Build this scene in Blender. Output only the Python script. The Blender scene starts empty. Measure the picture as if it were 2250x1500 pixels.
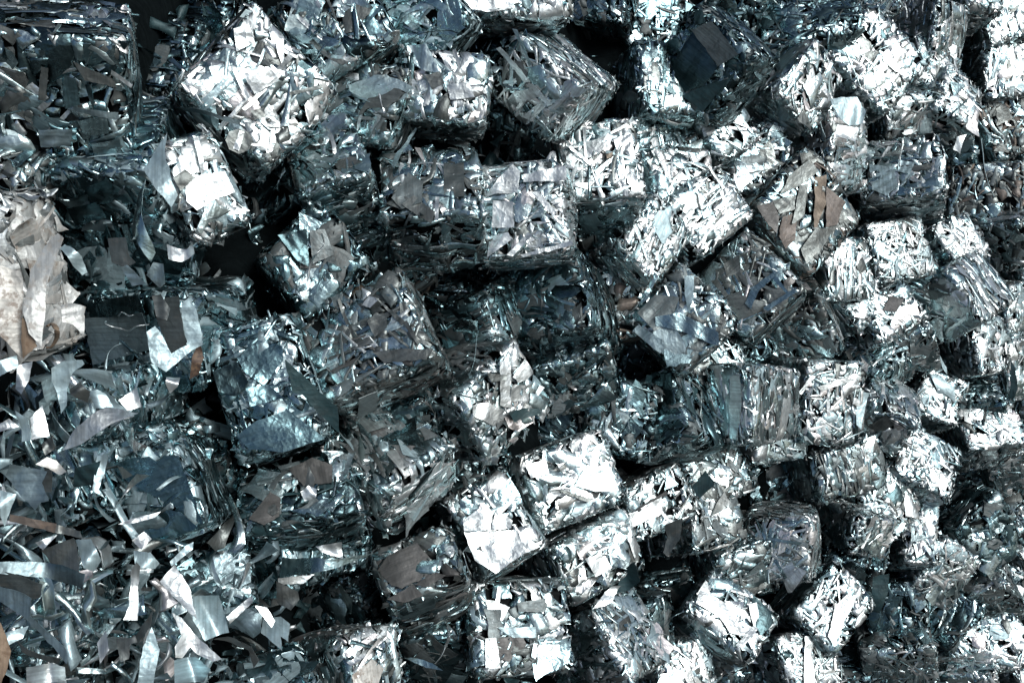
import bpy, math, json, random
import numpy as np
from mathutils import Vector, Matrix, Quaternion
from mathutils.geometry import delaunay_2d_cdt

SC = bpy.context.scene
COL = SC.collection
# ------------------------------------------------------------------ camera
CAM_H = 6.3
cd = bpy.data.cameras.new('camera'); cam = bpy.data.objects.new('camera', cd); COL.objects.link(cam)
cd.sensor_width = 36.0; cd.lens = 35.0; cd.clip_end = 500; cd.clip_start = .05
cam.location = (0, 0, CAM_H); cam.rotation_euler = (math.radians(60), 0, 0)
SC.camera = cam
# ------------------------------------------------------------------ light
SUN_DIR = Vector((0.600, -0.379, 0.704)).normalized()
w = bpy.data.worlds.new('World'); SC.world = w; w.use_nodes = True
nt = w.node_tree; bg = nt.nodes['Background']
sky = nt.nodes.new('ShaderNodeTexSky'); sky.sky_type = 'NISHITA'; sky.sun_disc = False
sky.sun_elevation = math.asin(SUN_DIR.z); sky.sun_rotation = math.atan2(SUN_DIR.x, SUN_DIR.y)
sky.air_density = .8; sky.dust_density = 3; sky.ozone_density = 0; sky.altitude = 0
nt.links.new(sky.outputs[0], bg.inputs[0]); bg.inputs[1].default_value = .05
sl = bpy.data.lights.new('sun', 'SUN'); so = bpy.data.objects.new('sun', sl); COL.objects.link(so)
sl.energy = 1.8; sl.angle = math.radians(35); sl.color = (1.0, .98, .965)
so.rotation_euler = SUN_DIR.to_track_quat('Z', 'Y').to_euler(); so.location = (4, -6, 14)
vs = SC.view_settings; vs.view_transform = 'Standard'; vs.look = 'None'; vs.gamma = 1; vs.use_curve_mapping = False
vs.exposure = .76
SC.cycles.max_bounces = 3; SC.cycles.glossy_bounces = 2; SC.cycles.diffuse_bounces = 1
SC.cycles.use_adaptive_sampling = True

# ------------------------------------------------------------------ materials
def make_metal():
    m = bpy.data.materials.new('scrap_metal'); m.use_nodes = True
    t = m.node_tree; N = t.nodes; L = t.links; b = N['Principled BSDF']
    def node(k, **kw):
        n = N.new(k)
        for a, v in kw.items(): setattr(n, a, v)
        return n
    at = node('ShaderNodeAttribute', attribute_name='tint')
    mt = node('ShaderNodeAttribute', attribute_name='metal')
    fl = node('ShaderNodeAttribute', attribute_name='flat')
    tc = node('ShaderNodeTexCoord')
    # stains
    n1 = node('ShaderNodeTexNoise'); n1.inputs['Scale'].default_value = 16; n1.inputs['Detail'].default_value = 5; n1.inputs['Roughness'].default_value = .65
    L.new(fl.outputs['Vector'], n1.inputs['Vector'])
    r1 = node('ShaderNodeMapRange'); r1.inputs[1].default_value = .35; r1.inputs[2].default_value = .68; r1.inputs[3].default_value = .62; r1.inputs[4].default_value = 1.04
    L.new(n1.outputs['Fac'], r1.inputs[0])
    # brushed streaks along the sheet
    mp = node('ShaderNodeMapping'); mp.inputs['Scale'].default_value = (7, 130, 7)
    L.new(fl.outputs['Vector'], mp.inputs['Vector'])
    n2 = node('ShaderNodeTexNoise'); n2.inputs['Scale'].default_value = 1; n2.inputs['Detail'].default_value = 3
    L.new(mp.outputs[0], n2.inputs['Vector'])
    r2 = node('ShaderNodeMapRange'); r2.inputs[1].default_value = .3; r2.inputs[2].default_value = .7; r2.inputs[3].default_value = .70; r2.inputs[4].default_value = 1.10
    L.new(n2.outputs['Fac'], r2.inputs[0])
    mu = node('ShaderNodeMath', operation='MULTIPLY'); L.new(r1.outputs[0], mu.inputs[0]); L.new(r2.outputs[0], mu.inputs[1])
    mx = node('ShaderNodeVectorMath', operation='SCALE'); L.new(at.outputs['Color'], mx.inputs[0]); L.new(mu.outputs[0], mx.inputs['Scale'])
    # rust and dirt specks where the sheet has them (rust amount is stored per sheet)
    n3 = node('ShaderNodeTexNoise'); n3.inputs['Scale'].default_value = 38; n3.inputs['Detail'].default_value = 6; n3.inputs['Roughness'].default_value = .7
    L.new(fl.outputs['Vector'], n3.inputs['Vector'])
    sp = node('ShaderNodeSeparateColor'); L.new(mt.outputs['Color'], sp.inputs[0])
    r3 = node('ShaderNodeMapRange'); r3.inputs[1].default_value = .5; r3.inputs[2].default_value = .62
    L.new(n3.outputs['Fac'], r3.inputs[0])
    m3 = node('ShaderNodeMath', operation='MULTIPLY'); L.new(r3.outputs[0], m3.inputs[0]); L.new(sp.outputs[1], m3.inputs[1])
    mr = node('ShaderNodeMix', data_type='RGBA'); L.new(m3.outputs[0], mr.inputs[0]); L.new(mx.outputs[0], mr.inputs[6]); mr.inputs[7].default_value = (.13, .085, .05, 1)
    L.new(mr.outputs[2], b.inputs['Base Color'])
    mm = node('ShaderNodeMath', operation='SUBTRACT', use_clamp=True); L.new(sp.outputs[0], mm.inputs[0]); L.new(m3.outputs[0], mm.inputs[1])
    L.new(mm.outputs[0], b.inputs['Metallic'])
    sv = node('ShaderNodeMath', operation='MULTIPLY_ADD'); L.new(sp.outputs[2], sv.inputs[0]); sv.inputs[1].default_value = -.5; sv.inputs[2].default_value = .5
    L.new(sv.outputs[0], b.inputs['Specular IOR Level'])
    ro = node('ShaderNodeMath', operation='MULTIPLY_ADD', use_clamp=True); L.new(n1.outputs['Fac'], ro.inputs[0]); ro.inputs[1].default_value = -.22
    ra = node('ShaderNodeMath', operation='ADD'); L.new(at.outputs['Alpha'], ra.inputs[0]); ra.inputs[1].default_value = .11
    L.new(ra.outputs[0], ro.inputs[2]); L.new(ro.outputs[0], b.inputs['Roughness'])
    # dents and brushing as relief
    n4 = node('ShaderNodeTexNoise'); n4.inputs['Scale'].default_value = 26; n4.inputs['Detail'].default_value = 2.5
    L.new(fl.outputs['Vector'], n4.inputs['Vector'])
    bu = node('ShaderNodeBump'); bu.inputs['Strength'].default_value = 1; bu.inputs['Distance'].default_value = .0022
    L.new(n4.outputs['Fac'], bu.inputs['Height'])
    vo = node('ShaderNodeTexVoronoi'); vo.inputs['Scale'].default_value = 24; vo.inputs['Randomness'].default_value = 1
    dm = node('ShaderNodeVectorMath', operation='MULTIPLY_ADD'); L.new(n4.outputs['Color'], dm.inputs[0]); dm.inputs[1].default_value = (.09, .09, .09); L.new(fl.outputs['Vector'], dm.inputs[2])
    L.new(dm.outputs[0], vo.inputs['Vector'])
    b3 = node('ShaderNodeBump'); b3.inputs['Strength'].default_value = 1; b3.inputs['Distance'].default_value = .0020
    L.new(vo.outputs['Distance'], b3.inputs['Height']); L.new(bu.outputs[0], b3.inputs['Normal'])
    b2 = node('ShaderNodeBump'); b2.inputs['Strength'].default_value = .5; b2.inputs['Distance'].default_value = .0005
    L.new(n2.outputs['Fac'], b2.inputs['Height']); L.new(b3.outputs[0], b2.inputs['Normal'])
    L.new(b2.outputs[0], b.inputs['Normal'])
    return m
METAL = make_metal()
def plain(name, c, rough):
    m = bpy.data.materials.new(name); m.use_nodes = True; t = m.node_tree; b = t.nodes['Principled BSDF']
    n = t.nodes.new('ShaderNodeTexNoise'); n.inputs['Scale'].default_value = 3; n.inputs['Detail'].default_value = 8
    r = t.nodes.new('ShaderNodeValToRGB'); r.color_ramp.elements[0].color = (c[0]*.6, c[1]*.6, c[2]*.6, 1); r.color_ramp.elements[1].color = (*c, 1)
    t.links.new(n.outputs['Fac'], r.inputs[0]); t.links.new(r.outputs[0], b.inputs['Base Color']); b.inputs['Roughness'].default_value = rough
    return m
GROUND = plain('yard_concrete', (.05, .052, .05), .85)

# tint r,g,b, roughness, metal, rust
CL = dict(
 white=(.77,.87,.89,.38,.9,.05), bright=(.61,.79,.82,.33,1,.03), steel=(.36,.53,.57,.28,1,.05), bluesteel=(.21,.36,.40,.28,1,.04),
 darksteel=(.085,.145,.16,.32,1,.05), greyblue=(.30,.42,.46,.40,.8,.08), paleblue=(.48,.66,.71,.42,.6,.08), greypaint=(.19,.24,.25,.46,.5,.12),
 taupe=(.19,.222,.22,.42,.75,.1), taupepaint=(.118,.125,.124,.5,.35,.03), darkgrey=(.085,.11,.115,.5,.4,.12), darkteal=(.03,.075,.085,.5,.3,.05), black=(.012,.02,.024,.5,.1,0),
 brown=(.20,.175,.15,.5,.5,.4), brownp=(.14,.13,.12,.5,.4,.3), tan=(.225,.195,.155,.5,.4,.3), dirty=(.60,.65,.64,.45,.5,.4), rust=(.26,.20,.14,.65,.1,.8),
 rustdark=(.09,.06,.045,.6,.2,1), rustwhite=(.56,.58,.55,.5,.4,.7))
PAL = dict(
 bright=dict(white=.42, bright=.34, steel=.12, taupe=.05, paleblue=.05, darksteel=.02),
 steel=dict(steel=.42, bright=.26, white=.08, bluesteel=.10, darksteel=.06, taupe=.08),
 grey=dict(bright=.28, steel=.27, greypaint=.13, taupe=.17, white=.15),
 taupe=dict(taupe=.32, steel=.24, greypaint=.12, bright=.20, white=.05, taupepaint=.07),
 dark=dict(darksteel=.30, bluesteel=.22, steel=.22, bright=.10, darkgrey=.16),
 blue=dict(bluesteel=.30, steel=.28, greyblue=.14, paleblue=.12, bright=.12, darksteel=.04),
 darkplate=dict(darksteel=.25, darkteal=.14, greypaint=.13, steel=.22, bluesteel=.1, bright=.16),
 brown=dict(taupe=.36, brown=.05, brownp=.08, steel=.25, bright=.14, tan=.02, greypaint=.10),
 dirty=dict(dirty=.6, white=.25, rustwhite=.1, taupe=.05),
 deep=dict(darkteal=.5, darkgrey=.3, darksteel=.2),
 loose=dict(white=.2, bright=.15, paleblue=.2, steel=.2, greyblue=.15, taupe=.1))

# ------------------------------------------------------------------ mesh plumbing
def to_mesh(name, V, Q, col, met, flat, T=None, sm=None):
    me = bpy.data.meshes.new(name)
    V = np.asarray(V, np.float32); nq = len(Q); ntri = 0 if T is None else len(T)
    me.vertices.add(len(V)); me.vertices.foreach_set('co', V.ravel())
    loops = np.concatenate([np.asarray(Q, np.int32).ravel(), np.asarray(T, np.int32).ravel() if ntri else np.zeros(0, np.int32)])
    me.loops.add(len(loops)); me.loops.foreach_set('vertex_index', loops.astype(np.int32))
    st = np.concatenate([np.arange(nq)*4, nq*4+np.arange(ntri)*3]).astype(np.int32)
    me.polygons.add(nq+ntri); me.polygons.foreach_set('loop_start', st)
    me.polygons.foreach_set('use_smooth', np.ones(nq+ntri, bool) if sm is None else sm)
    me.update(calc_edges=True)
    a = me.attributes.new('tint', 'FLOAT_COLOR', 'POINT'); a.data.foreach_set('color', np.asarray(col, np.float32).ravel())
    a = me.attributes.new('metal', 'FLOAT_COLOR', 'POINT'); a.data.foreach_set('color', np.asarray(met, np.float32).ravel())
    a = me.attributes.new('flat', 'FLOAT_VECTOR', 'POINT'); a.data.foreach_set('vector', np.asarray(flat, np.float32).ravel())
    me.materials.append(METAL)
    return me
def link(name, me, parent=None):
    o = bpy.data.objects.new(name, me); COL.objects.link(o)
    if parent: o.parent = parent
    return o
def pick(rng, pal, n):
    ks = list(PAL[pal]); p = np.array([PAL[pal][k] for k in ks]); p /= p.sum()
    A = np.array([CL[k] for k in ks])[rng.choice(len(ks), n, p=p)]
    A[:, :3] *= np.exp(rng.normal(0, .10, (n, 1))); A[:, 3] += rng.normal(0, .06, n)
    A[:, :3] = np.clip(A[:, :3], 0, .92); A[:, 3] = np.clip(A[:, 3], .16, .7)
    return A

NU, NV = 7, 5
uu, vv = np.meshgrid([-1, -.9, -.45, 0, .45, .9, 1], [-1, -.84, 0, .84, 1], indexing='ij')
RIM = ((np.abs(vv) > .99) | (np.abs(uu) > .99)).astype(float)
def flakes(rng, n, Lh, Wh, amp, disc=.04, droop=1):
    """n bent sheet-metal flakes as (n,NU,NV,3) grids: x along, y across, z out"""
    g = lambda s=1.0: rng.normal(0, s, (n, 1, 1))
    L = Lh[:, None, None]; W = Wh[:, None, None]
    U = np.broadcast_to(uu, (n, NU, NV)).copy(); V = np.broadcast_to(vv, (n, NU, NV)).copy()
    isd = rng.random(n) < disc
    du = uu*np.sqrt(1-vv**2/2); dv = vv*np.sqrt(1-uu**2/2)
    U[isd] = du; V[isd] = dv
    W = np.where(isd[:, None, None], L*.8, W)
    taper = np.clip(g(.35), -.8, .8); wob = g(.16)
    wm = 1+taper*U*(~isd)[:, None, None]+wob*np.sin(rng.uniform(1.5, 4, (n, 1, 1))*U+g(3))
    X = L*U+g(.35)*W*V; Y = W*V*wm+g(.10)*L*U**2*(rng.random((n,1,1)) < .5)
    edge = (np.abs(vv) > .99) | (np.abs(uu) > .99)
    X += rng.normal(0, .09, X.shape)*np.minimum(W, L)*edge; Y += rng.normal(0, .09, X.shape)*np.minimum(W, L)*edge
    a = amp if np.ndim(amp) == 0 else amp[:, None, None]
    th = g(2); q = (np.cos(th)*X+np.sin(th)*Y)/L
    Z = a*(g(.16)*L*U**2+g(.30)*W*V**2+g(.12)*L*U*V)
    fold = (rng.random((n, 1, 1)) < .4)*g(.5)
    Z += a*fold*L*np.abs(q-g(.3))
    Z += a*L*.06*np.sin(rng.uniform(2, 6, (n, 1, 1))*q+g(3))*(1+g(.5))
    su = rng.choice([-1, 1], (n, 1, 1)); sv = rng.choice([-1, 1], (n, 1, 1))
    Z += a*g(.35)*np.minimum(L, 2*W)*np.clip(su*U+sv*V-.8, 0, 2)**2
    Z -= Z.mean((1, 2), keepdims=True)
    Z -= RIM*np.abs(g(.6)+.5)*np.minimum(.008, .34*np.minimum(W, L))*droop
    return np.stack([X, Y, Z], -1)
def faceidx(n):
    i = np.arange(NU-1)[:, None]*NV+np.arange(NV-1)[None]
    q = np.stack([i, i+NV, i+NV+1, i+1], -1).reshape(-1, 4)
    return (q[None]+(np.arange(n)*NU*NV)[:, None, None]).reshape(-1, 4)
INNER = np.ones((NU-1, NV-1), bool); INNER[[0, -1]] = False; INNER[:, [0, -1]] = False; INNER = INNER.ravel()
def rot_to(nrm, ang):
    """frames whose z is nrm and whose x is turned by ang"""
    up = np.where(np.abs(nrm[:, 2:3]) < .9, np.array([[0, 0, 1.]]), np.array([[1., 0, 0]]))
    x = np.cross(up, nrm); x /= np.linalg.norm(x, axis=1, keepdims=True); y = np.cross(nrm, x)
    c = np.cos(ang)[:, None]; s = np.sin(ang)[:, None]
    return np.stack([c*x+s*y, -s*x+c*y, nrm], -1)
def axis_rot(ax, a):
    c, s = np.cos(a), np.sin(a); R = np.zeros((len(a), 3, 3)); o, p = [(1, 2), (2, 0), (0, 1)][ax]
    R[:, ax, ax] = 1; R[:, o, o] = c; R[:, p, p] = c; R[:, o, p] = -s; R[:, p, o] = s
    return R

class Bag:
    def __init__(s): s.V = []; s.Q = []; s.c = []; s.m = []; s.f = []; s.s = []; s.n = 0
    def add(s, V, Q, c, m, f, sm=None):
        s.s.append(np.ones(len(Q), bool) if sm is None else sm)
        s.V.append(V); s.Q.append(Q+s.n); s.c.append(c); s.m.append(m); s.f.append(f); s.n += len(V)
    def flakes(s, rng, P, R, G, A, post=None):
        n = len(P); V = np.einsum('nij,nuvj->nuvi', R, G)+P[:, None, None]
        if post: V = post(V)
        k = NU*NV
        f = G.copy(); f[..., 2] = 0; f = f+rng.uniform(-9, 9, (n, 1, 1, 3))
        c = np.repeat(A[:, :4], k, 0); m = np.zeros((n, 4)); m[:, 0] = A[:, 4]; m[:, 1] = A[:, 5]*(rng.random(n) < .6); m[:, 3] = 1
        s.add(V.reshape(-1, 3), faceidx(n), c, np.repeat(m, k, 0), f.reshape(-1, 3), np.tile(INNER, n))
    def mesh(s, name): return to_mesh(name, np.concatenate(s.V), np.concatenate(s.Q), np.concatenate(s.c), np.concatenate(s.m), np.concatenate(s.f), None, np.concatenate(s.s))

# ------------------------------------------------------------------ bale
PW = 18.0
def surf(q, half, W, bend=True):
    """q on the cube [-1,1]^3 -> rounded, dented block"""
    r = (np.abs(q)**PW).sum(-1, keepdims=True)**(1/PW)
    p = q/r; nrm = np.sign(p)*np.abs(p)**(PW-1)/half; nrm /= np.linalg.norm(nrm, axis=-1, keepdims=True)
    x = p*half
    return bend_all(x, W), nrm
def body(bag, rng, half, W):
    n = 26; t = np.linspace(-1, 1, n); a, b = np.meshgrid(t, t, indexing='ij')
    for ax in range(3):
        for sg in (-1, 1):
            q = np.zeros((n, n, 3)); q[..., ax] = sg; q[..., (ax+1) % 3] = a; q[..., (ax+2) % 3] = b*sg
            x, nr = surf(q.reshape(-1, 3), half, W)
            x = x-nr*(.012+.012*np.abs(np.sin(x@rng.normal(0, 60, 3)+rng.uniform(0, 6)))[:, None]+.006*rng.random((n*n, 1)))
            i = np.arange(n-1)[:, None]*n+np.arange(n-1)[None]
            Q = np.stack([i, i+n, i+n+1, i+1], -1).reshape(-1, 4)
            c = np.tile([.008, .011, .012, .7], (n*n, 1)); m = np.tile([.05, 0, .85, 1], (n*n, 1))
            bag.add(x, Q, c, m, x.copy())
STY = dict(  # share of: small flakes, sheets, strips, edge-on ribbons, foil ; bend
 flat=(.52, .22, .17, .09, 0, .3), sheet=(.36, .36, .14, .08, .06, .6), bigsheet=(.3, .5, .1, .1, 0, .4), mix=(.4, .15, .15, .2, .1, .8),
 crumple=(.25, .14, .06, .1, .45, 1.2), strip=(.35, .12, .43, .1, 0, .4), layer=(.15, .13, .07, .60, .05, .7))
def pressed(rng, half, W, ax, sg, top):
    """the press plate flattens what sticks out of a face, and folds what overhangs an edge round the corner"""
    o, p = (ax+1) % 3, (ax+2) % 3
    def f(V):
        h = V[..., ax]*sg-half[ax]; n = len(V)
        t = top*rng.uniform(.4, 1.3, (n, 1, 1))
        h = np.where(h > 0, t*np.tanh(h/t), h)
        for a in (o, p):
            lim = half[a]*rng.uniform(.98, 1.0, (n, 1, 1)); e = np.clip(np.abs(V[..., a])-lim, 0, None)
            V[..., a] = np.where(e > 0, np.sign(V[..., a])*(lim+.12*e), V[..., a]); h = h-.95*e
        # rounded block
        q = np.clip(np.abs(V[..., o])/half[o], 0, 1); r = np.clip(np.abs(V[..., p])/half[p], 0, 1)
        h = h-.007*(q**14+r**14)-.016*(q*r)**8+.008*(1-q**2)*(1-r**2)
        V[..., ax] = sg*(half[ax]+h)
        return bend_all(V, W)
    return f
def bend_all(V, W):
    X = V
    for k, ph, a in W: X = X+a*np.sin(V@k+ph)[..., None]
    return X
def face_flakes(bag, rng, half, W, ax, sg, style, pal, dens, far):
    mix = STY[style]; o, p = (ax+1) % 3, (ax+2) % 3
    fs = math.exp(rng.normal(.16 if far else .06, .15)); n = int(dens*half[o]*half[p]*4/.16/fs**1.5)
    k = rng.choice(5, n, p=np.array(mix[:5])/sum(mix[:5]))
    q = np.zeros((n, 3)); q[:, ax] = sg
    q[:, o] = rng.uniform(-1, 1, n); q[:, p] = rng.uniform(-1, 1, n)
    L = np.select([k == 0, k == 1, k == 2, k == 3, k == 4], [rng.uniform(.010, .026, n), rng.uniform(.026, .06, n), rng.uniform(.035, .085, n), rng.uniform(.035, .11, n), rng.uniform(.03, .06, n)])*fs
    Wd = np.select([k == 0, k == 1, k == 2, k == 3, k == 4], [L*rng.uniform(.4, .8, n), L*rng.uniform(.45, .8, n), rng.uniform(.003, .009, n), rng.uniform(.006, .018, n)*fs, L*rng.uniform(.5, .9, n)])
    # keep big ones off the rim
    lim = 1-np.where(k == 0, .1, .3)*L/half[o]; q[:, o] *= np.clip(lim, .3, 1)
    lim = 1-np.where(k == 0, .1, .3)*L/half[p]; q[:, p] *= np.clip(lim, .3, 1)
    x = q*half; nr = np.zeros((n, 3)); nr[:, ax] = sg
    lay_ang = rng.normal(0, .12)+(0 if rng.random() < .7 else math.pi/2)
    ang = np.where(k == 3, lay_ang+rng.normal(0, .13, n), rng.uniform(0, 2*math.pi, n))
    # layer frame measured against the face's first axis
    R = rot_to(nr, ang)
    tilt = np.select([k == 0, k == 1, k == 2, k == 3, k == 4], [.07, .035, .05, .06, .12])
    tilt = tilt*np.where((rng.random(n) < .2) & ((k == 0) | (k == 2)), 3.2, 1)
    R = R@axis_rot(1, rng.normal(0, 1, n)*tilt*np.where(k == 2, .7, 1))
    roll = np.where(k == 3, rng.normal(0, 1, n)*.25+rng.choice([-.15, .15], n), rng.normal(0, 1, n)*tilt*1.2)
    R = R@axis_rot(0, roll)
    amp = np.where(k == 4, 1.4, np.where(k == 3, .9, 1))*mix[5]
    G = flakes(rng, n, L, Wd, amp*np.ones(n))
    h = np.where(k == 2, rng.uniform(.0, .008, n), rng.uniform(-.014, .006, n))
    bag.flakes(rng, x+nr*h[:, None], R, G, pick(rng, pal, n), pressed(rng, half, W, ax, sg, .008))
    # fine shreds caught between the sheets
    n = int((35 if far else 70)*half[o]*half[p]*4/.16); q = np.zeros((n, 3)); q[:, ax] = sg; q[:, o] = rng.uniform(-1, 1, n); q[:, p] = rng.uniform(-1, 1, n)
    nr = np.zeros((n, 3)); nr[:, ax] = sg; L = rng.uniform(.006, .02, n)
    R = rot_to(nr, rng.uniform(0, 6.3, n))@axis_rot(1, rng.normal(0, .14, n))@axis_rot(0, rng.normal(0, .25, n))
    bag.flakes(rng, q*half+nr*rng.uniform(-.004, .005, n)[:, None], R, flakes(rng, n, L, np.minimum(L*.6, rng.uniform(.0015, .006, n)), np.ones(n)), pick(rng, pal, n), pressed(rng, half, W, ax, sg, .012))
def rim_flakes(bag, rng, half, W, pal, n):
    """ragged bits that stick out along the edges of the block"""
    q = rng.uniform(-1, 1, (n, 3)); e = rng.integers(0, 3, n)
    for ax in range(3):
        for o in ((ax+1) % 3, (ax+2) % 3):
            pass
    s = rng.choice([-1, 1], (n, 3)).astype(float); m = np.arange(3)[None] != e[:, None]
    q = np.where(m, s, q)
    x, nr = surf(q, half, W)
    L = rng.uniform(.010, .040, n); Wd = np.minimum(L*.6, rng.uniform(.002, .013, n))
    R = rot_to(nr, rng.uniform(0, 6.3, n))@axis_rot(1, rng.normal(0, .28, n))@axis_rot(0, rng.normal(0, .3, n))
    bag.flakes(rng, x+nr*rng.uniform(-.014, .002, n)[:, None], R, flakes(rng, n, L, Wd, np.ones(n)), pick(rng, pal, n))

def slab(name, G, th, c6, rng, parent=None):
    """one flake grid (nu,nv,3) given a real thickness"""
    nu, nv = G.shape[:2]
    du = np.gradient(G, axis=0); dv = np.gradient(G, axis=1); nr = np.cross(du, dv); nr /= np.linalg.norm(nr, axis=-1, keepdims=True)+1e-9
    A = (G+nr*th/2).reshape(-1, 3); B = (G-nr*th/2).reshape(-1, 3); N = nu*nv
    i = (np.arange(nu-1)[:, None]*nv+np.arange(nv-1)[None])
    q = np.stack([i, i+nv, i+nv+1, i+1], -1).reshape(-1, 4)
    loop = [(a, 0) for a in range(nu)]+[(nu-1, b) for b in range(1, nv)]+[(a, nv-1) for a in range(nu-2, -1, -1)]+[(0, b) for b in range(nv-2, 0, -1)]
    li = np.array([a*nv+b for a, b in loop]); lj = np.roll(li, -1); K = len(li)
    V = np.concatenate([A, B, A[li], B[li]]); r = 2*N+np.arange(K); r2 = 2*N+(np.arange(K)+1) % K
    rim = np.stack([r, r+K, r2+K, r2], -1)
    Q = np.concatenate([q, q[:, ::-1]+N, rim])
    f = G.reshape(-1, 3)*[1, 1, 0]+rng.uniform(-9, 9, 3); f = np.concatenate([f, f, f[li], f[li]])
    c = np.tile(c6[:4], (len(V), 1)); m = np.tile([c6[4], c6[5], 0, 1], (len(V), 1))
    return link(name, to_mesh(name, V, Q, c, m, f), parent)

def sheet(name, poly, bend, c6, seed, th=.0016, parent=None):
    """a cut sheet with the given outline (metres, own plane), bent and dented, with thickness"""
    rng = np.random.default_rng(seed)
    P = np.array(poly); 
    # outline resampled with slightly wandering edges
    out = []
    ext = max(np.ptp(P[:, 0]), np.ptp(P[:, 1])); step = ext/13
    for a, b in zip(P, np.roll(P, -1, 0)):
        n = max(1, int(np.linalg.norm(b-a)/step)); nn = np.array([-(b-a)[1], (b-a)[0]])/(np.linalg.norm(b-a)+1e-9)
        for t in range(n): out.append(a+(b-a)*t/n+(nn*rng.normal(0, .006)*ext if t else 0))
    out = np.array(out); m = len(out)
    lo, hi = P.min(0), P.max(0); gx = np.arange(lo[0], hi[0], step*.9); gy = np.arange(lo[1], hi[1], step*.9)
    gp = np.array([(x+(j % 2)*step*.4, y) for j, y in enumerate(gy) for x in gx]).reshape(-1, 2)
    d = np.full(len(gp), 9.)
    for a, b in zip(out, np.roll(out, -1, 0)):
        ab = b-a; t = np.clip(((gp-a)@ab)/(ab@ab+1e-12), 0, 1); d = np.minimum(d, np.linalg.norm(gp-a-t[:, None]*ab, axis=1))
    gp = gp[d > step*.4]
    vs_ = [Vector(p) for p in np.concatenate([out, gp])]
    r = delaunay_2d_cdt(vs_, [], [list(range(m))], 1, 1e-6)
    v2 = np.array([tuple(v) for v in r[0]]); F = np.array([f for f in r[2] if len(f) == 3])
    th0 = rng.uniform(0, math.pi); k = np.array([math.cos(th0), math.sin(th0)]); k2 = np.array([-k[1], k[0]])
    u = v2@k/ext*2; v = v2@k2/ext*2; u = u-u.mean(); v = v-v.mean()
    dent = sum(.007*rng.normal()*np.sin(rng.normal(0, 4)*u+rng.normal(0, 4)*v+rng.uniform(0, 6)) for _ in range(5))
    z = ext*(bend*.35*(u**2*rng.choice([-1, 1])+.35*v**2*rng.normal()+.4*u*v*rng.normal())+bend*.12*np.sin(3.2*u+rng.uniform(0, 6))+dent
             + bend*.25*rng.normal()*np.abs(u-rng.normal(0, .3)))
    cv = np.array([math.cos(th0+.8), math.sin(th0+.8)]); s_ = v2@cv/ext*2; z += ext*bend*.9*rng.uniform(.3, 1)*np.clip(s_-s_.max()+.55, 0, 1)**2*rng.choice([-1, 1], p=[.25, .75])
    z -= z.mean()
    V0 = np.column_stack([v2, z]); nv = len(V0)
    # outer edges of the triangulation
    E = {}
    for f in F:
        for a, b in ((f[0], f[1]), (f[1], f[2]), (f[2], f[0])): E[(a, b)] = 1
    be = [(a, b) for a, b in E if (b, a) not in E]
    dz = np.array([0, 0, th/2])
    V = [V0+dz, V0-dz]; T = np.concatenate([F, F[:, ::-1]+nv])
    ev = np.array(be); n0 = 2*nv
    V += [V0[ev[:, 0]]+dz, V0[ev[:, 1]]+dz, V0[ev[:, 0]]-dz, V0[ev[:, 1]]-dz]; K = len(ev); i = np.arange(K)
    Q = np.stack([n0+i, n0+2*K+i, n0+3*K+i, n0+K+i], -1)
    V = np.concatenate(V); f = V*[1, 1, 0]+rng.uniform(-9, 9, 3)
    if rng.random() < .5: f = f[:, [1, 0, 2]]
    c = np.tile(c6[:4], (len(V), 1)); mt = np.tile([c6[4], c6[5], 0, 1], (len(V), 1))
    return link(name, to_mesh(name, V, Q, c, mt, f, T), parent)

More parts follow.
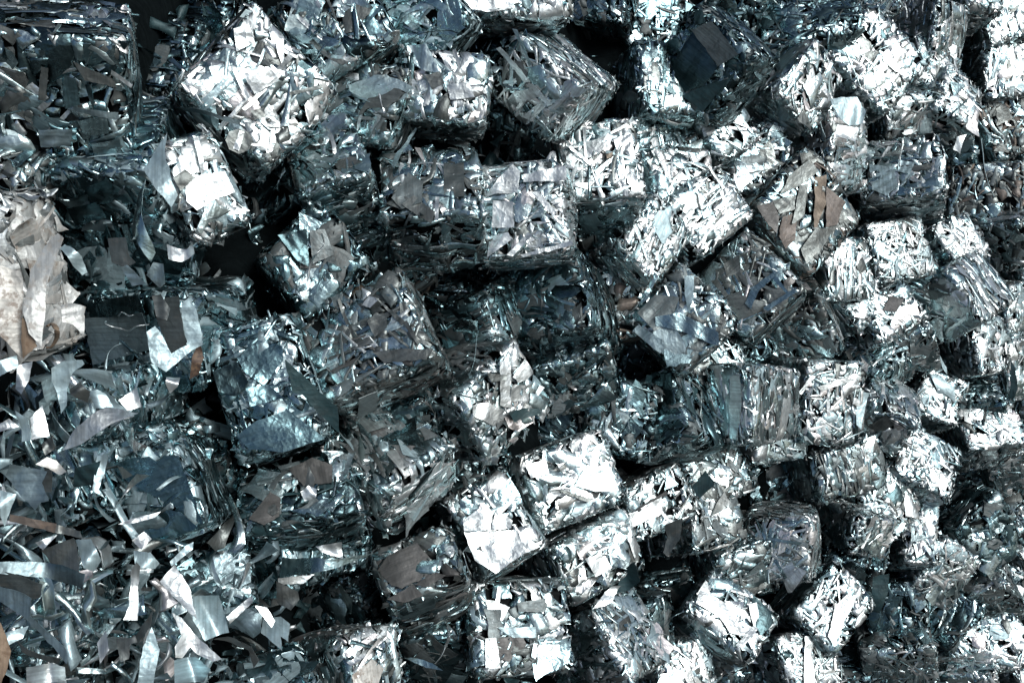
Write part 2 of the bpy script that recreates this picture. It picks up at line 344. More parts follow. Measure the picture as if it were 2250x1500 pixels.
# ------------------------------------------------------------------ data (metres, world space)
BALES = json.loads(r'''[
{"k":"B1","c":[-1.3362,2.9106,5.5009],"q":[0.69311,0.70894,0.12535,0.03594],"d":[0.427,0.383,0.283],"s":"sheet","p":"steel","l":"large blue-grey bale filling the top left corner, pale layered edge on its right","hero":1},
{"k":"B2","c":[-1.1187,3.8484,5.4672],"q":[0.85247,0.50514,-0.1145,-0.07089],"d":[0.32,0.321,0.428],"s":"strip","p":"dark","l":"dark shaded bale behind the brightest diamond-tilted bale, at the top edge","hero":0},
{"k":"B3","c":[-0.868,3.2663,5.338],"q":[0.816,0.41212,0.3389,-0.22238],"d":[0.376,0.347,0.422],"s":"flat","p":"bright","l":"big brilliant white bale standing on its corner, round disc near its bottom tip","hero":1},
{"k":"B4","c":[-0.6477,3.8555,5.4089],"q":[0.80764,0.52849,-0.11676,0.23404],"d":[0.352,0.327,0.43],"s":"mix","p":"steel","l":"dim crumpled bale right of the brilliant diamond bale, raised ragged rim on its right","hero":0},
{"k":"B5","c":[-0.6552,3.4885,4.9319],"q":[0.95032,0.25831,-0.06174,0.16234],"d":[0.264,0.304,0.428],"s":"crumple","p":"steel","l":"rounded grey bale tucked below the right corner of the brilliant diamond bale","hero":0},
{"k":"B6","c":[-1.0314,3.002,5.1034],"q":[0.79647,0.50638,0.09237,0.3173],"d":[0.183,0.311,0.434],"s":"sheet","p":"bright","l":"shiny white bale with a pressed half-ring dent, beside a big rolled sheet","hero":1},
{"k":"B8","c":[-1.443,2.4258,5.0986],"q":[0.72927,0.47499,0.36564,0.32994],"d":[0.249,0.41,0.428],"s":"sheet","p":"dirty","l":"dirty white bale with brown stains cut off by the left edge","hero":0},
{"k":"B9","c":[-1.2255,2.9875,5.1116],"q":[0.62708,0.77785,-0.00181,0.04153],"d":[0.352,0.483,0.428],"s":"sheet","p":"blue","l":"loose bale of curling blue-grey sheets between the stained white bale and the half-ring bale","hero":1},
{"k":"B10","c":[-1.1159,2.8949,4.6678],"q":[0.81368,0.57045,-0.1007,-0.04867],"d":[0.407,0.292,0.428],"s":"bigsheet","p":"blue","l":"flat dark steel block with a pale painted plate leaning on it","hero":1},
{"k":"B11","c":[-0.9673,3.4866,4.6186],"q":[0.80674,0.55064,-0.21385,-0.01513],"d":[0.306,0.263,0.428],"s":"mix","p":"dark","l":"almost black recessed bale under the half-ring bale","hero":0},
{"k":"B12","c":[-0.7335,3.2752,4.7135],"q":[0.79075,0.4885,-0.04107,0.3666],"d":[0.308,0.307,0.433],"s":"sheet","p":"dark","l":"dark bale with triangular grey panels, above left of the large brownish grey bale","hero":1},
{"k":"B13","c":[-0.2986,3.5816,4.8119],"q":[0.96152,0.26884,0.00662,0.0562],"d":[0.372,0.326,0.379],"s":"flat","p":"grey","l":"grey and white bale with a dark square plate stuck on its front","hero":1},
{"k":"B14","c":[0.0513,3.7776,4.6989],"q":[0.87133,0.48845,-0.02231,0.0413],"d":[0.354,0.37,0.449],"s":"sheet","p":"bright","l":"square-on bright white bale right of the bale with the dark square plate","hero":1},
{"k":"B15","c":[-0.0234,4.2687,5.4654],"q":[0.83603,0.53138,0.10084,0.09233],"d":[0.475,0.219,0.332],"s":"crumple","p":"bright","l":"pale bale at the top edge with a dark ridged underside","hero":1},
{"k":"B16","c":[-0.269,3.875,5.1748],"q":[0.85683,0.51262,0.04474,-0.03247],"d":[0.341,0.258,0.427],"s":"crumple","p":"bright","l":"rounded crinkled bale with foil-like bulges, below the bale with the ridged underside","hero":1},
{"k":"B17","c":[0.1773,4.1972,5.1269],"q":[0.6951,0.62356,0.04218,-0.35529],"d":[0.359,0.272,0.502],"s":"strip","p":"bright","l":"bale covered in long crossing strips, right of the crinkled foil-like bale","hero":1},
{"k":"B19","c":[0.3546,4.2369,4.6934],"q":[0.90998,0.40528,0.02848,0.08287],"d":[0.351,0.369,0.464],"s":"flat","p":"bright","l":"white bale of small chips with a few yellowed flakes, near the centre top","hero":1},
{"k":"B20","c":[0.6319,4.7405,4.6211],"q":[0.79991,0.47413,0.1607,0.33094],"d":[0.406,0.386,0.448],"s":"layer","p":"steel","l":"grey bale leaning against the chip-covered bale, layers running down right","hero":0},
{"k":"B21","c":[0.9642,4.7951,5.0563],"q":[0.68598,0.60675,-0.02081,-0.40106],"d":[0.406,0.401,0.368],"s":"bigsheet","p":"darkplate","l":"bale faced with smooth dark grey plates, bright layered edge on its right side","hero":1},
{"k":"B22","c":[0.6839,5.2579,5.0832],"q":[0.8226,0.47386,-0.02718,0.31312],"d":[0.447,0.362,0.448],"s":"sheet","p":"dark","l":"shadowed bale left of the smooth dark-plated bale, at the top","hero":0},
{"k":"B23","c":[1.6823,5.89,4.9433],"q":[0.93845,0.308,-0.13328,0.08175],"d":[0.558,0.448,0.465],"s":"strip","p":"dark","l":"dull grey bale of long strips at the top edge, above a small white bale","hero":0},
{"k":"B24","c":[1.4546,5.3347,4.7619],"q":[0.83104,0.38403,0.37155,-0.15444],"d":[0.312,0.41,0.463],"s":"flat","p":"bright","l":"narrow white bale right of the dark-plated bale's layered edge","hero":0},
{"k":"B25","c":[2.028,5.8631,4.7492],"q":[0.83108,0.40617,0.26964,-0.26762],"d":[0.497,0.454,0.471],"s":"flat","p":"bright","l":"tall white bale with scaly chips, in the upper right","hero":0},
{"k":"B26","c":[2.7572,6.3778,4.3286],"q":[0.89959,0.34793,0.24644,-0.09464],"d":[0.359,0.368,0.472],"s":"flat","p":"bright","l":"small white bale with flake-like scales right of the tall scaly bale","hero":0},
{"k":"B27","c":[2.6965,6.7497,4.7413],"q":[0.77203,0.55398,0.27965,0.13739],"d":[0.361,0.423,0.472],"s":"layer","p":"bright","l":"upright pale layered bale at the top right, left of a dark gap","hero":0},
{"k":"B28","c":[3.4742,7.4358,4.6621],"q":[0.86543,0.46298,-0.04216,0.18682],"d":[0.419,0.363,0.472],"s":"flat","p":"bright","l":"bale of pale chips cut off by the top right corner","hero":0},
{"k":"B29","c":[3.5151,7.2856,4.332],"q":[0.86277,0.50198,0.02811,0.05346],"d":[0.41,0.405,0.472],"s":"layer","p":"bright","l":"striped pale bale against the right edge, below the corner bale","hero":0},
{"k":"B30","c":[3.5702,7.2217,3.9656],"q":[0.81161,0.54388,-0.05766,0.20531],"d":[0.4,0.455,0.472],"s":"mix","p":"brown","l":"dark brown bale against the right edge, below the striped pale one","hero":0},
{"k":"B31","c":[1.29,5.2211,4.3891],"q":[0.87548,0.4732,0.00254,0.09806],"d":[0.366,0.366,0.459],"s":"mix","p":"grey","l":"grey ragged bale with a bent perforated strip, below the dark-plated bale","hero":0},
{"k":"B32","c":[0.8604,4.4898,4.3701],"q":[0.83301,0.31752,0.31297,-0.3276],"d":[0.32,0.391,0.453],"s":"layer","p":"bright","l":"white bale with fine parallel ridges like corrugated card","hero":0},
{"k":"B33","c":[1.46,4.9805,4.1918],"q":[0.8313,0.35798,0.32077,-0.27911],"d":[0.476,0.507,0.463],"s":"sheet","p":"brown","l":"brownish bale of tan and rust-tinted plates standing on its corner","hero":1},
{"k":"B34","c":[1.7182,5.4728,4.3921],"q":[0.80018,0.48167,0.3022,0.19076],"d":[0.407,0.502,0.466],"s":"layer","p":"bright","l":"narrow upright white bale with a pale rounded plate on top","hero":0},
{"k":"B35","c":[2.3933,5.8091,4.0759],"q":[0.90861,0.37729,-0.16038,-0.07974],"d":[0.475,0.394,0.493],"s":"flat","p":"bright","l":"white bale with a large pale blue plate in its face","hero":1},
{"k":"B36","c":[2.4407,6.3362,4.3608],"q":[0.75559,0.63922,0.10864,0.09317],"d":[0.378,0.292,0.472],"s":"flat","p":"bright","l":"low white bale dipping between the tall scaly bale and the pale blue plate bale","hero":0},
{"k":"B37","c":[3.3801,6.7473,3.6167],"q":[0.84024,0.52685,-0.1206,-0.04324],"d":[0.499,0.427,0.472],"s":"mix","p":"brown","l":"dull brown and grey bale right of the pale blue plate bale","hero":0},
{"k":"B38","c":[0.4036,4.2681,4.6192],"q":[0.53047,0.84546,-0.04565,0.04141],"d":[0.25,0.315,0.444],"s":"mix","p":"steel","l":"mixed grey bale below the chip-covered bale, right of the square-on bright one","hero":0},
{"k":"B39b","c":[0.5353,4.2232,4.3538],"q":[0.73497,0.48783,0.01161,0.47086],"d":[0.334,0.273,0.446],"s":"layer","p":"bright","l":"white bale of thick parallel folds, left of the corrugated-looking bale","hero":0},
{"k":"B39","c":[0.7884,4.1016,4.0254],"q":[0.80742,0.43114,0.13796,-0.37836],"d":[0.377,0.363,0.454],"s":"sheet","p":"grey","l":"bale with wide brushed grey plates and two leaning flat bars","hero":1},
{"k":"B40","c":[1.2266,4.5912,3.9505],"q":[0.77949,0.45674,0.07471,-0.42214],"d":[0.418,0.384,0.454],"s":"flat","p":"taupe","l":"taupe bale of short broad strips right of the brushed plate bale","hero":1},
{"k":"B41","c":[1.5979,4.9345,3.572],"q":[0.71112,0.65195,-0.23041,0.12718],"d":[0.408,0.355,0.464],"s":"mix","p":"taupe","l":"grey-brown bale under the taupe broad-strip bale","hero":0},
{"k":"B42","c":[1.7982,5.2186,3.7397],"q":[0.86435,0.45742,0.14154,0.15375],"d":[0.338,0.34,0.467],"s":"layer","p":"bright","l":"white bale of curved folded ridges below the brownish corner-standing bale","hero":0},
{"k":"B43","c":[2.29,5.6804,3.6405],"q":[0.86844,0.46624,0.07672,0.15013],"d":[0.44,0.375,0.472],"s":"strip","p":"bright","l":"bale of tangled bright slivers below the pale blue plate bale","hero":0},
{"k":"B44","c":[2.891,5.6831,3.3593],"q":[0.72824,0.46916,-0.49793,0.04026],"d":[0.315,0.401,0.54],"s":"flat","p":"bright","l":"two-faced white bale with a dark seam along its ridge, on the right","hero":0},
{"k":"B45","c":[2.1777,5.2887,3.3977],"q":[0.85919,0.42373,-0.02519,0.28566],"d":[0.367,0.263,0.472],"s":"flat","p":"bright","l":"white bale with a small black plate on its upper face","hero":1},
{"k":"B46","c":[2.4285,5.481,3.1568],"q":[0.66255,0.719,-0.11889,0.17302],"d":[0.349,0.366,0.472],"s":"strip","p":"grey","l":"grey bale with two white curved slivers, below the black plate bale","hero":0},
{"k":"B47","c":[3.1246,5.9654,2.7951],"q":[0.86751,0.4239,0.20125,0.16499],"d":[0.345,0.388,0.472],"s":"flat","p":"bright","l":"narrow white bale under the two-faced seam bale","hero":0},
{"k":"B48","c":[3.6298,6.5988,2.779],"q":[0.8043,0.52662,0.18897,0.20017],"d":[0.432,0.396,0.472],"s":"flat","p":"bright","l":"white bale half cut off by the right edge, beside a black gap","hero":0},
{"k":"B48b","c":[3.6154,6.3309,2.4205],"q":[0.83488,0.48256,0.20809,0.16371],"d":[0.399,0.45,0.472],"s":"flat","p":"bright","l":"white bale at the right edge with a dark pointed fin before it","hero":0},
{"k":"B49","c":[1.1996,4.1309,3.5595],"q":[0.81305,0.45978,-0.30846,-0.18002],"d":[0.244,0.363,0.524],"s":"layer","p":"bright","l":"upright white bale split by a long vertical bar, shadowed layered side on the right","hero":1},
{"k":"B50","c":[1.6602,4.606,3.2676],"q":[0.85585,0.49717,0.12398,0.07057],"d":[0.383,0.438,0.466],"s":"flat","p":"bright","l":"upright bright white bale packed with small chips and slivers","hero":1},
{"k":"B51","c":[2.2115,4.9416,2.971],"q":[0.96364,0.0333,0.20006,-0.17399],"d":[0.34,0.373,0.276],"s":"layer","p":"bright","l":"slanting pale bale with a brown shaded lower face","hero":1},
{"k":"B52","c":[2.6858,5.4722,2.6822],"q":[0.90655,0.38799,0.13638,-0.09501],"d":[0.321,0.308,0.472],"s":"flat","p":"bright","l":"pale bale with a square tag-like plate, right of the slanting bale","hero":0},
{"k":"B53","c":[3.2476,5.6799,2.2461],"q":[0.95702,0.28003,-0.0243,0.07151],"d":[0.423,0.32,0.472],"s":"flat","p":"bright","l":"bale of white chips at the right edge, level with the slanting bale","hero":0},
{"k":"B54","c":[2.483,4.9981,2.4844],"q":[0.92163,0.29257,0.15712,-0.20078],"d":[0.392,0.357,0.472],"s":"flat","p":"bright","l":"corner-standing white bale with a grey layered slope on its right","hero":0},
{"k":"B55","c":[1.7999,4.5183,2.8772],"q":[0.84494,0.49537,0.09415,0.17841],"d":[0.445,0.302,0.356],"s":"layer","p":"grey","l":"wedge-like bale with a black seam where its two layered faces meet","hero":0},
{"k":"B56","c":[1.9872,4.5836,2.3726],"q":[0.82034,0.51595,0.24645,-0.01063],"d":[0.292,0.254,0.47],"s":"flat","p":"bright","l":"small white bale in the dark hollow below the wedge-like bale","hero":0},
{"k":"B57","c":[2.4924,4.8012,2.1243],"q":[0.93469,0.34968,-0.01627,-0.06176],"d":[0.226,0.396,0.443],"s":"flat","p":"bright","l":"upright white bale with a deep black left side","hero":0},
{"k":"B58","c":[3.1676,5.2921,1.7783],"q":[0.78282,0.43592,0.30229,-0.32526],"d":[0.444,0.405,0.472],"s":"crumple","p":"darkplate","l":"dark crumpled grey bale standing on its corner near the right edge","hero":0},
{"k":"B59","c":[2.6828,4.8846,1.8285],"q":[0.79392,0.52272,0.24828,-0.18661],"d":[0.339,0.388,0.472],"s":"flat","p":"bright","l":"white bale below left of the dark crumpled corner-standing bale","hero":0},
{"k":"B60","c":[1.4345,4.0455,2.7373],"q":[0.86272,0.47573,-0.14847,-0.0858],"d":[0.332,0.347,0.464],"s":"strip","p":"bright","l":"bale of tangled slivers with a sharp dark right edge","hero":0},
{"k":"B61","c":[0.875,3.886,3.0293],"q":[0.88599,0.3687,0.22879,0.1635],"d":[0.316,0.315,0.453],"s":"flat","p":"grey","l":"ragged bale with tan spots, left of the tangled sliver bale","hero":0},
{"k":"B62","c":[0.9979,3.5465,2.6372],"q":[0.91755,0.19082,0.1923,-0.29105],"d":[0.368,0.298,0.456],"s":"sheet","p":"bright","l":"white bale with one large bent sheet across its face, near the bottom","hero":1},
{"k":"B63","c":[1.6964,4.0679,2.2252],"q":[0.86945,0.29695,0.22098,-0.32716],"d":[0.321,0.401,0.467],"s":"flat","p":"bright","l":"white corner-standing bale with a long pale bar, a grey plate beside it","hero":1},
{"k":"B64","c":[1.5214,3.8766,2.0113],"q":[0.91227,0.34921,0.10669,0.18555],"d":[0.354,0.326,0.464],"s":"strip","p":"bright","l":"bale with upright white bars cut off by the bottom edge","hero":1},
{"k":"B65","c":[3.191,4.8918,1.0539],"q":[0.9352,0.34391,-0.03907,0.07484],"d":[0.531,0.354,0.472],"s":"flat","p":"bright","l":"large bright white bale in the bottom right corner","hero":0},
{"k":"B66","c":[3.5239,5.3051,1.1347],"q":[0.91813,0.34977,0.183,0.03468],"d":[0.294,0.333,0.472],"s":"bigsheet","p":"bright","l":"smooth blank white bale face cut off by the right edge","hero":0},
{"k":"B67","c":[3.2285,5.2114,1.3748],"q":[0.58506,0.75131,-0.23017,0.20068],"d":[0.437,0.45,0.472],"s":"strip","p":"grey","l":"grey strip-covered bale above the large bottom right bale","hero":0},
{"k":"B68","c":[3.0628,4.701,0.9629],"q":[0.76198,0.62192,-0.18056,0.00301],"d":[0.374,0.428,0.472],"s":"flat","p":"bright","l":"sliver of a pale bale on the bottom edge near the right corner","hero":0},
{"k":"B70","c":[-0.4892,3.0878,4.4941],"q":[0.75652,0.3656,0.19524,-0.50587],"d":[0.358,0.412,0.43],"s":"flat","p":"taupe","l":"large brownish grey bale with rounded plates and a thick layered lower edge","hero":1},
{"k":"B71","c":[-0.8131,2.8335,4.4636],"q":[0.88812,0.42663,0.00178,0.17096],"d":[0.289,0.414,0.422],"s":"bigsheet","p":"blue","l":"large blue-grey bale wrapped in brushed streaky sheets","hero":1},
{"k":"B72","c":[-0.1557,3.3041,4.1257],"q":[0.80859,0.28953,0.45403,-0.23709],"d":[0.332,0.371,0.43],"s":"sheet","p":"bright","l":"pointed brilliant white bale with a dark leaf-shaped plate, at the centre","hero":1},
{"k":"B73","c":[0.2091,3.873,4.1998],"q":[0.90516,0.37667,-0.19443,0.03161],"d":[0.407,0.348,0.625],"s":"sheet","p":"dark","l":"bale with a dark hollow front and a pale chip-covered right flank","hero":0},
{"k":"B74","c":[0.2598,3.8806,3.9877],"q":[0.66451,0.73188,-0.04487,0.14406],"d":[0.348,0.319,0.44],"s":"crumple","p":"steel","l":"crumpled grey bale right of the pointed brilliant white bale","hero":0},
{"k":"B75","c":[0.7668,3.9343,3.5958],"q":[0.90016,0.30692,-0.3081,0.02423],"d":[0.304,0.358,0.419],"s":"sheet","p":"darkplate","l":"dark grey bale with round bent plates and a pale layered right side","hero":1},
{"k":"B76","c":[-0.4777,2.9682,4.0789],"q":[0.59452,0.69485,0.27326,0.29842],"d":[0.352,0.256,0.428],"s":"layer","p":"bright","l":"long pale layered bale side sloping up right over a black slot","hero":0},
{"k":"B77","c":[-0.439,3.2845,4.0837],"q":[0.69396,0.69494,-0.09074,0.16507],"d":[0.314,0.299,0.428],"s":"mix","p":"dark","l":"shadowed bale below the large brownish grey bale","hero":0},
{"k":"B78","c":[-0.7154,2.6803,4.0726],"q":[0.96453,0.22428,-0.00512,0.13912],"d":[0.383,0.227,0.358],"s":"sheet","p":"darkplate","l":"dark brown-grey bale with a pressed spiral of plates and a pale layered lower edge","hero":1},
{"k":"B79","c":[-0.0907,3.0652,3.6789],"q":[0.89319,0.36933,-0.01396,0.25613],"d":[0.27,0.35,0.432],"s":"sheet","p":"bright","l":"white bale with a big blank rectangular sheet at its foot","hero":1},
{"k":"B80","c":[0.192,3.421,3.6142],"q":[0.88017,0.40884,0.07724,0.22844],"d":[0.419,0.325,0.439],"s":"crumple","p":"bright","l":"broad silvery wrinkled bale right of the blank rectangular sheet bale","hero":1},
{"k":"B81","c":[0.2873,3.3278,3.2678],"q":[0.8717,0.38888,0.10758,0.27811],"d":[0.395,0.265,0.441],"s":"crumple","p":"bright","l":"wrinkled pale bale tapering down over a black gap, under the broad silvery one","hero":1},
{"k":"B82","c":[0.583,3.7203,3.2619],"q":[0.86105,0.42332,0.1014,0.26289],"d":[0.358,0.264,0.447],"s":"sheet","p":"bright","l":"white bale with a thin dark bar lying across it","hero":1},
{"k":"B83","c":[-0.3309,2.7846,3.6483],"q":[0.9537,0.22748,-0.06431,0.18595],"d":[0.292,0.235,0.396],"s":"sheet","p":"taupe","l":"bale topped with smooth flat taupe plates, shiny folded sheets below","hero":1},
{"k":"B84","c":[-0.0197,2.9175,3.2785],"q":[0.91502,0.3753,0.13462,0.06132],"d":[0.384,0.358,0.434],"s":"sheet","p":"grey","l":"square bale patched with white and grey plates at the bottom centre","hero":1},
{"k":"B85","c":[0.4062,3.1875,2.8631],"q":[0.87685,0.23954,0.23536,0.34403],"d":[0.332,0.35,0.444],"s":"strip","p":"bright","l":"bale of leaning pale strips right of the square patched bale","hero":0},
{"k":"B86","c":[-0.6149,2.5301,3.4931],"q":[0.85973,0.3586,0.27026,0.24338],"d":[0.241,0.23,0.428],"s":"flat","p":"bright","l":"white bale with a speckled tan plate on the bottom edge","hero":1},
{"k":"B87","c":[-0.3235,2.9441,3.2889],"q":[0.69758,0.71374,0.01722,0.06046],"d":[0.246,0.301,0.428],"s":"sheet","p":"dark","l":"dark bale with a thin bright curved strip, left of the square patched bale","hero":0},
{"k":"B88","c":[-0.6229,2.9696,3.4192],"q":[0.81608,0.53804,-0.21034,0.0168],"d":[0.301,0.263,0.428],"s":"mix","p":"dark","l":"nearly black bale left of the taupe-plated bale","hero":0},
{"k":"B90","c":[-1.0054,2.4881,3.8865],"q":[0.94064,0.29471,0.08104,0.14755],"d":[0.252,0.206,0.395],"s":"crumple","p":"blue","l":"blue-grey crumpled bale half buried in loose offcuts, lower left","hero":0},
{"k":"B91","c":[-1.337,2.1697,4.1284],"q":[0.90366,0.41893,0.02117,0.08635],"d":[0.238,0.218,0.32],"s":"layer","p":"steel","l":"bale of stacked sheet edges in the lower left corner","hero":0},
{"k":"B92","c":[-1.0557,2.5055,4.3211],"q":[0.85685,0.48548,-0.06784,0.15976],"d":[0.209,0.281,0.417],"s":"bigsheet","p":"blue","l":"bale faced with one streaked blue-grey sheet, ragged chips along its right side","hero":1},
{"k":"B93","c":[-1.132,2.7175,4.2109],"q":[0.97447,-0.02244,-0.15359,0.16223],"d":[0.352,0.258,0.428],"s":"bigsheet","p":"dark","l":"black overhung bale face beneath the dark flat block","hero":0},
{"k":"B95","c":[-0.8173,2.2787,3.5388],"q":[0.96922,-0.00428,0.0603,0.23865],"d":[0.263,0.233,0.428],"s":"crumple","p":"blue","l":"blue-tinged crumpled bale on the bottom edge, left of the speckled tan plate bale","hero":0},
{"k":"B96","c":[0.7339,3.4198,2.4889],"q":[0.90966,0.3636,0.13733,0.14649],"d":[0.315,0.255,0.45],"s":"flat","p":"bright","l":"small pale bale on the bottom edge under the large bent sheet bale","hero":0},
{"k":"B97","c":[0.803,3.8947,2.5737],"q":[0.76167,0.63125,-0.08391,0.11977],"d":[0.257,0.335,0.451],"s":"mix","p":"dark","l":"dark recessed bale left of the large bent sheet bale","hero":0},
{"k":"B98","c":[1.2964,4.4668,3.1424],"q":[0.85217,0.45753,0.19014,0.16831],"d":[0.386,0.309,0.46],"s":"mix","p":"bright","l":"mixed bale of slivers between the two upright white bales","hero":0},
{"k":"B99","c":[2.4748,4.7644,1.571],"q":[0.84435,0.51446,-0.14406,0.04062],"d":[0.375,0.437,0.472],"s":"mix","p":"dark","l":"dark cluttered bale right of the long pale bar bale","hero":0},
{"k":"B100","c":[2.4468,4.5319,1.379],"q":[0.758,0.63836,-0.12719,0.0418],"d":[0.44,0.426,0.472],"s":"strip","p":"grey","l":"dim bale of scattered slivers on the bottom edge, left of the bottom right bale","hero":0},
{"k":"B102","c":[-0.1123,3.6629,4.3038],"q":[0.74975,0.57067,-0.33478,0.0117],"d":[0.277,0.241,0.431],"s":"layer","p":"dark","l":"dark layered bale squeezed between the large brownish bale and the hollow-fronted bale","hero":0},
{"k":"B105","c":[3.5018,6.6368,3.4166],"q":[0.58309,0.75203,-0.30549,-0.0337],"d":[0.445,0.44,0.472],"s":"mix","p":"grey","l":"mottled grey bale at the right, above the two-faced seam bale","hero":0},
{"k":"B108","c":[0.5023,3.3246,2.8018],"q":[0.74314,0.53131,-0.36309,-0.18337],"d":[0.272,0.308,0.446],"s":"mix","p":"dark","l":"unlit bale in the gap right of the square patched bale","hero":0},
{"k":"B109","c":[3.6103,5.9316,1.9076],"q":[0.70664,0.68661,-0.13157,0.10912],"d":[0.338,0.401,0.472],"s":"flat","p":"grey","l":"greyish chip bale on the right edge above the dark crumpled corner-standing bale","hero":0},
{"k":"L1","c":[-1.2657,2.4588,4.4156],"q":[0.81985,0.51062,-0.25822,-0.02098],"d":[0.295,0.22,0.428],"s":"sheet","p":"blue","l":"half buried blue-grey bale under the claw-shaped offcut","hero":0},
{"k":"L2","c":[-1.1262,2.4022,3.8683],"q":[0.7262,0.68258,0.06039,0.0553],"d":[0.233,0.266,0.428],"s":"sheet","p":"blue","l":"half buried bale of grey sheets under the tall pale triangular offcut","hero":0},
{"k":"L3","c":[-0.7349,2.7145,3.86],"q":[0.80893,0.47727,-0.33787,-0.0607],"d":[0.263,0.185,0.428],"s":"mix","p":"blue","l":"dim bale corner between the half buried crumpled bale and the nearly black bale","hero":0},
{"k":"L4","c":[-1.3676,2.2229,4.0114],"q":[0.65743,0.74104,0.13635,0.00784],"d":[0.218,0.275,0.428],"s":"sheet","p":"steel","l":"half buried bale on the bottom edge under the spoon-shaped offcut handle","hero":0},
{"k":"L5","c":[-1.2608,2.5835,4.5944],"q":[0.81723,0.53127,-0.21931,-0.04233],"d":[0.273,0.193,0.428],"s":"mix","p":"blue","l":"half buried bale under the pale cut-out plate, left of the dark flat block","hero":0},
{"k":"G0","c":[2.9157,6.1288,3.488],"q":[0.86112,0.40594,0.05509,0.30107],"d":[0.347,0.308,0.335],"s":"strip","p":"bright","l":"jumbled silvery bale of slivers just above the two-faced seam bale","hero":0},
{"k":"G1","c":[3.8443,5.876,1.4608],"q":[0.95937,0.21145,-0.12133,0.14204],"d":[0.309,0.331,0.341],"s":"mix","p":"grey","l":"grey bale cut by the right edge beside the dark crumpled corner-standing bale","hero":0},
{"k":"G2","c":[3.8443,5.2239,0.3313],"q":[0.87529,0.40263,0.07561,0.257],"d":[0.377,0.323,0.352],"s":"flat","p":"bright","l":"pale bale corner at the very bottom right of the heap","hero":0},
{"k":"G3","c":[-0.3782,4.0553,5.4454],"q":[0.71931,0.57623,0.16828,-0.34961],"d":[0.378,0.324,0.325],"s":"mix","p":"blue","l":"half buried bale under pale offcuts below the stained white bale","hero":0},
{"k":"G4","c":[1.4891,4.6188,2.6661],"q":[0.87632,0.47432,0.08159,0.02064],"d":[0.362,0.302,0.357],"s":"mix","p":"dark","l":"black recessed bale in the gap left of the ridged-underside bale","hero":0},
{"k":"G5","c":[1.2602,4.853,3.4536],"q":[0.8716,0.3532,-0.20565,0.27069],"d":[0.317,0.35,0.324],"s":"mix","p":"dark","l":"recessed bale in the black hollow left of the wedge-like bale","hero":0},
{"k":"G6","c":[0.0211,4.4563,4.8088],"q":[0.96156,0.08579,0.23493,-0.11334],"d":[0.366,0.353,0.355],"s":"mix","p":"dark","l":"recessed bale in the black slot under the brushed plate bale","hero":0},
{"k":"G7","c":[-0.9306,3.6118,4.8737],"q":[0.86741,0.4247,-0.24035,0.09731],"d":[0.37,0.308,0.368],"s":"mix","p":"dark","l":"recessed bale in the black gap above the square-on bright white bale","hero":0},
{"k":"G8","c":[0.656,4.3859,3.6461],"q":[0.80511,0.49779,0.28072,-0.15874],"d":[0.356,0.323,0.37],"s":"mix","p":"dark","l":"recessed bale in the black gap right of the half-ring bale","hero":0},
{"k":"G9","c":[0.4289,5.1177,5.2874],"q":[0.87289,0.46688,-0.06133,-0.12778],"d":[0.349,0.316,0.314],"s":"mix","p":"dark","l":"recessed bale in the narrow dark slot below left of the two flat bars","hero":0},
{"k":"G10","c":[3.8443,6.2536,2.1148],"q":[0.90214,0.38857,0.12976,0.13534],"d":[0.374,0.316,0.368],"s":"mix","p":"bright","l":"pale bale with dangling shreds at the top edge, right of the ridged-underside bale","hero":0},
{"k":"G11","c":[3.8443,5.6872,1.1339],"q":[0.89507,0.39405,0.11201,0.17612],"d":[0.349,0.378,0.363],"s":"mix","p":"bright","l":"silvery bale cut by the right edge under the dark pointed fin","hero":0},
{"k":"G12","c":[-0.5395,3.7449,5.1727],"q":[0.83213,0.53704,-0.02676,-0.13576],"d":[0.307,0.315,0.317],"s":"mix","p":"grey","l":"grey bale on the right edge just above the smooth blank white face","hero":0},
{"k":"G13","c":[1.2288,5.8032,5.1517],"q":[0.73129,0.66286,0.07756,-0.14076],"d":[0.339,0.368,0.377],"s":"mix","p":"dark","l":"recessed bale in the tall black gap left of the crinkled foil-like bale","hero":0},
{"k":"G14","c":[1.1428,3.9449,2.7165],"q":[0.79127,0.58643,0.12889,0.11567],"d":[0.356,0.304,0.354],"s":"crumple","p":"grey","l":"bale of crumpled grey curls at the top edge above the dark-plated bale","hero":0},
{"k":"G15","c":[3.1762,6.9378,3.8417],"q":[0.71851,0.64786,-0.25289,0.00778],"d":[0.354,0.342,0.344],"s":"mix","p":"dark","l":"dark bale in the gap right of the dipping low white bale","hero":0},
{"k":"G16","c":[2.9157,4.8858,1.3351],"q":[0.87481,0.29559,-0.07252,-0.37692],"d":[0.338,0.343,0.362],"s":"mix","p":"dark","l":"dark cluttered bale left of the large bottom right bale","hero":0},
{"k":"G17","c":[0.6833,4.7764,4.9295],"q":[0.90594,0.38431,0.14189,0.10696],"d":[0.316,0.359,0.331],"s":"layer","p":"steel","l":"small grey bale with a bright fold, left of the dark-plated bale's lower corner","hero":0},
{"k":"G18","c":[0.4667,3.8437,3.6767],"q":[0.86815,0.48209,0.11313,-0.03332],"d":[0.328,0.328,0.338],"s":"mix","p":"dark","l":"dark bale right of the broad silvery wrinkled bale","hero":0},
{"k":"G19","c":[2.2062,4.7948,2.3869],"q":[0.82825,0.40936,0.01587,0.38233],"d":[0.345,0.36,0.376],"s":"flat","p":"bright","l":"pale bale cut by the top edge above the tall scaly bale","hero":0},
{"k":"G20","c":[2.1265,6.2605,5.0612],"q":[0.73347,0.6044,-0.28824,0.11681],"d":[0.366,0.32,0.339],"s":"strip","p":"grey","l":"grey bale of slivers on the bottom edge between the upright bars and dim slivers","hero":0},
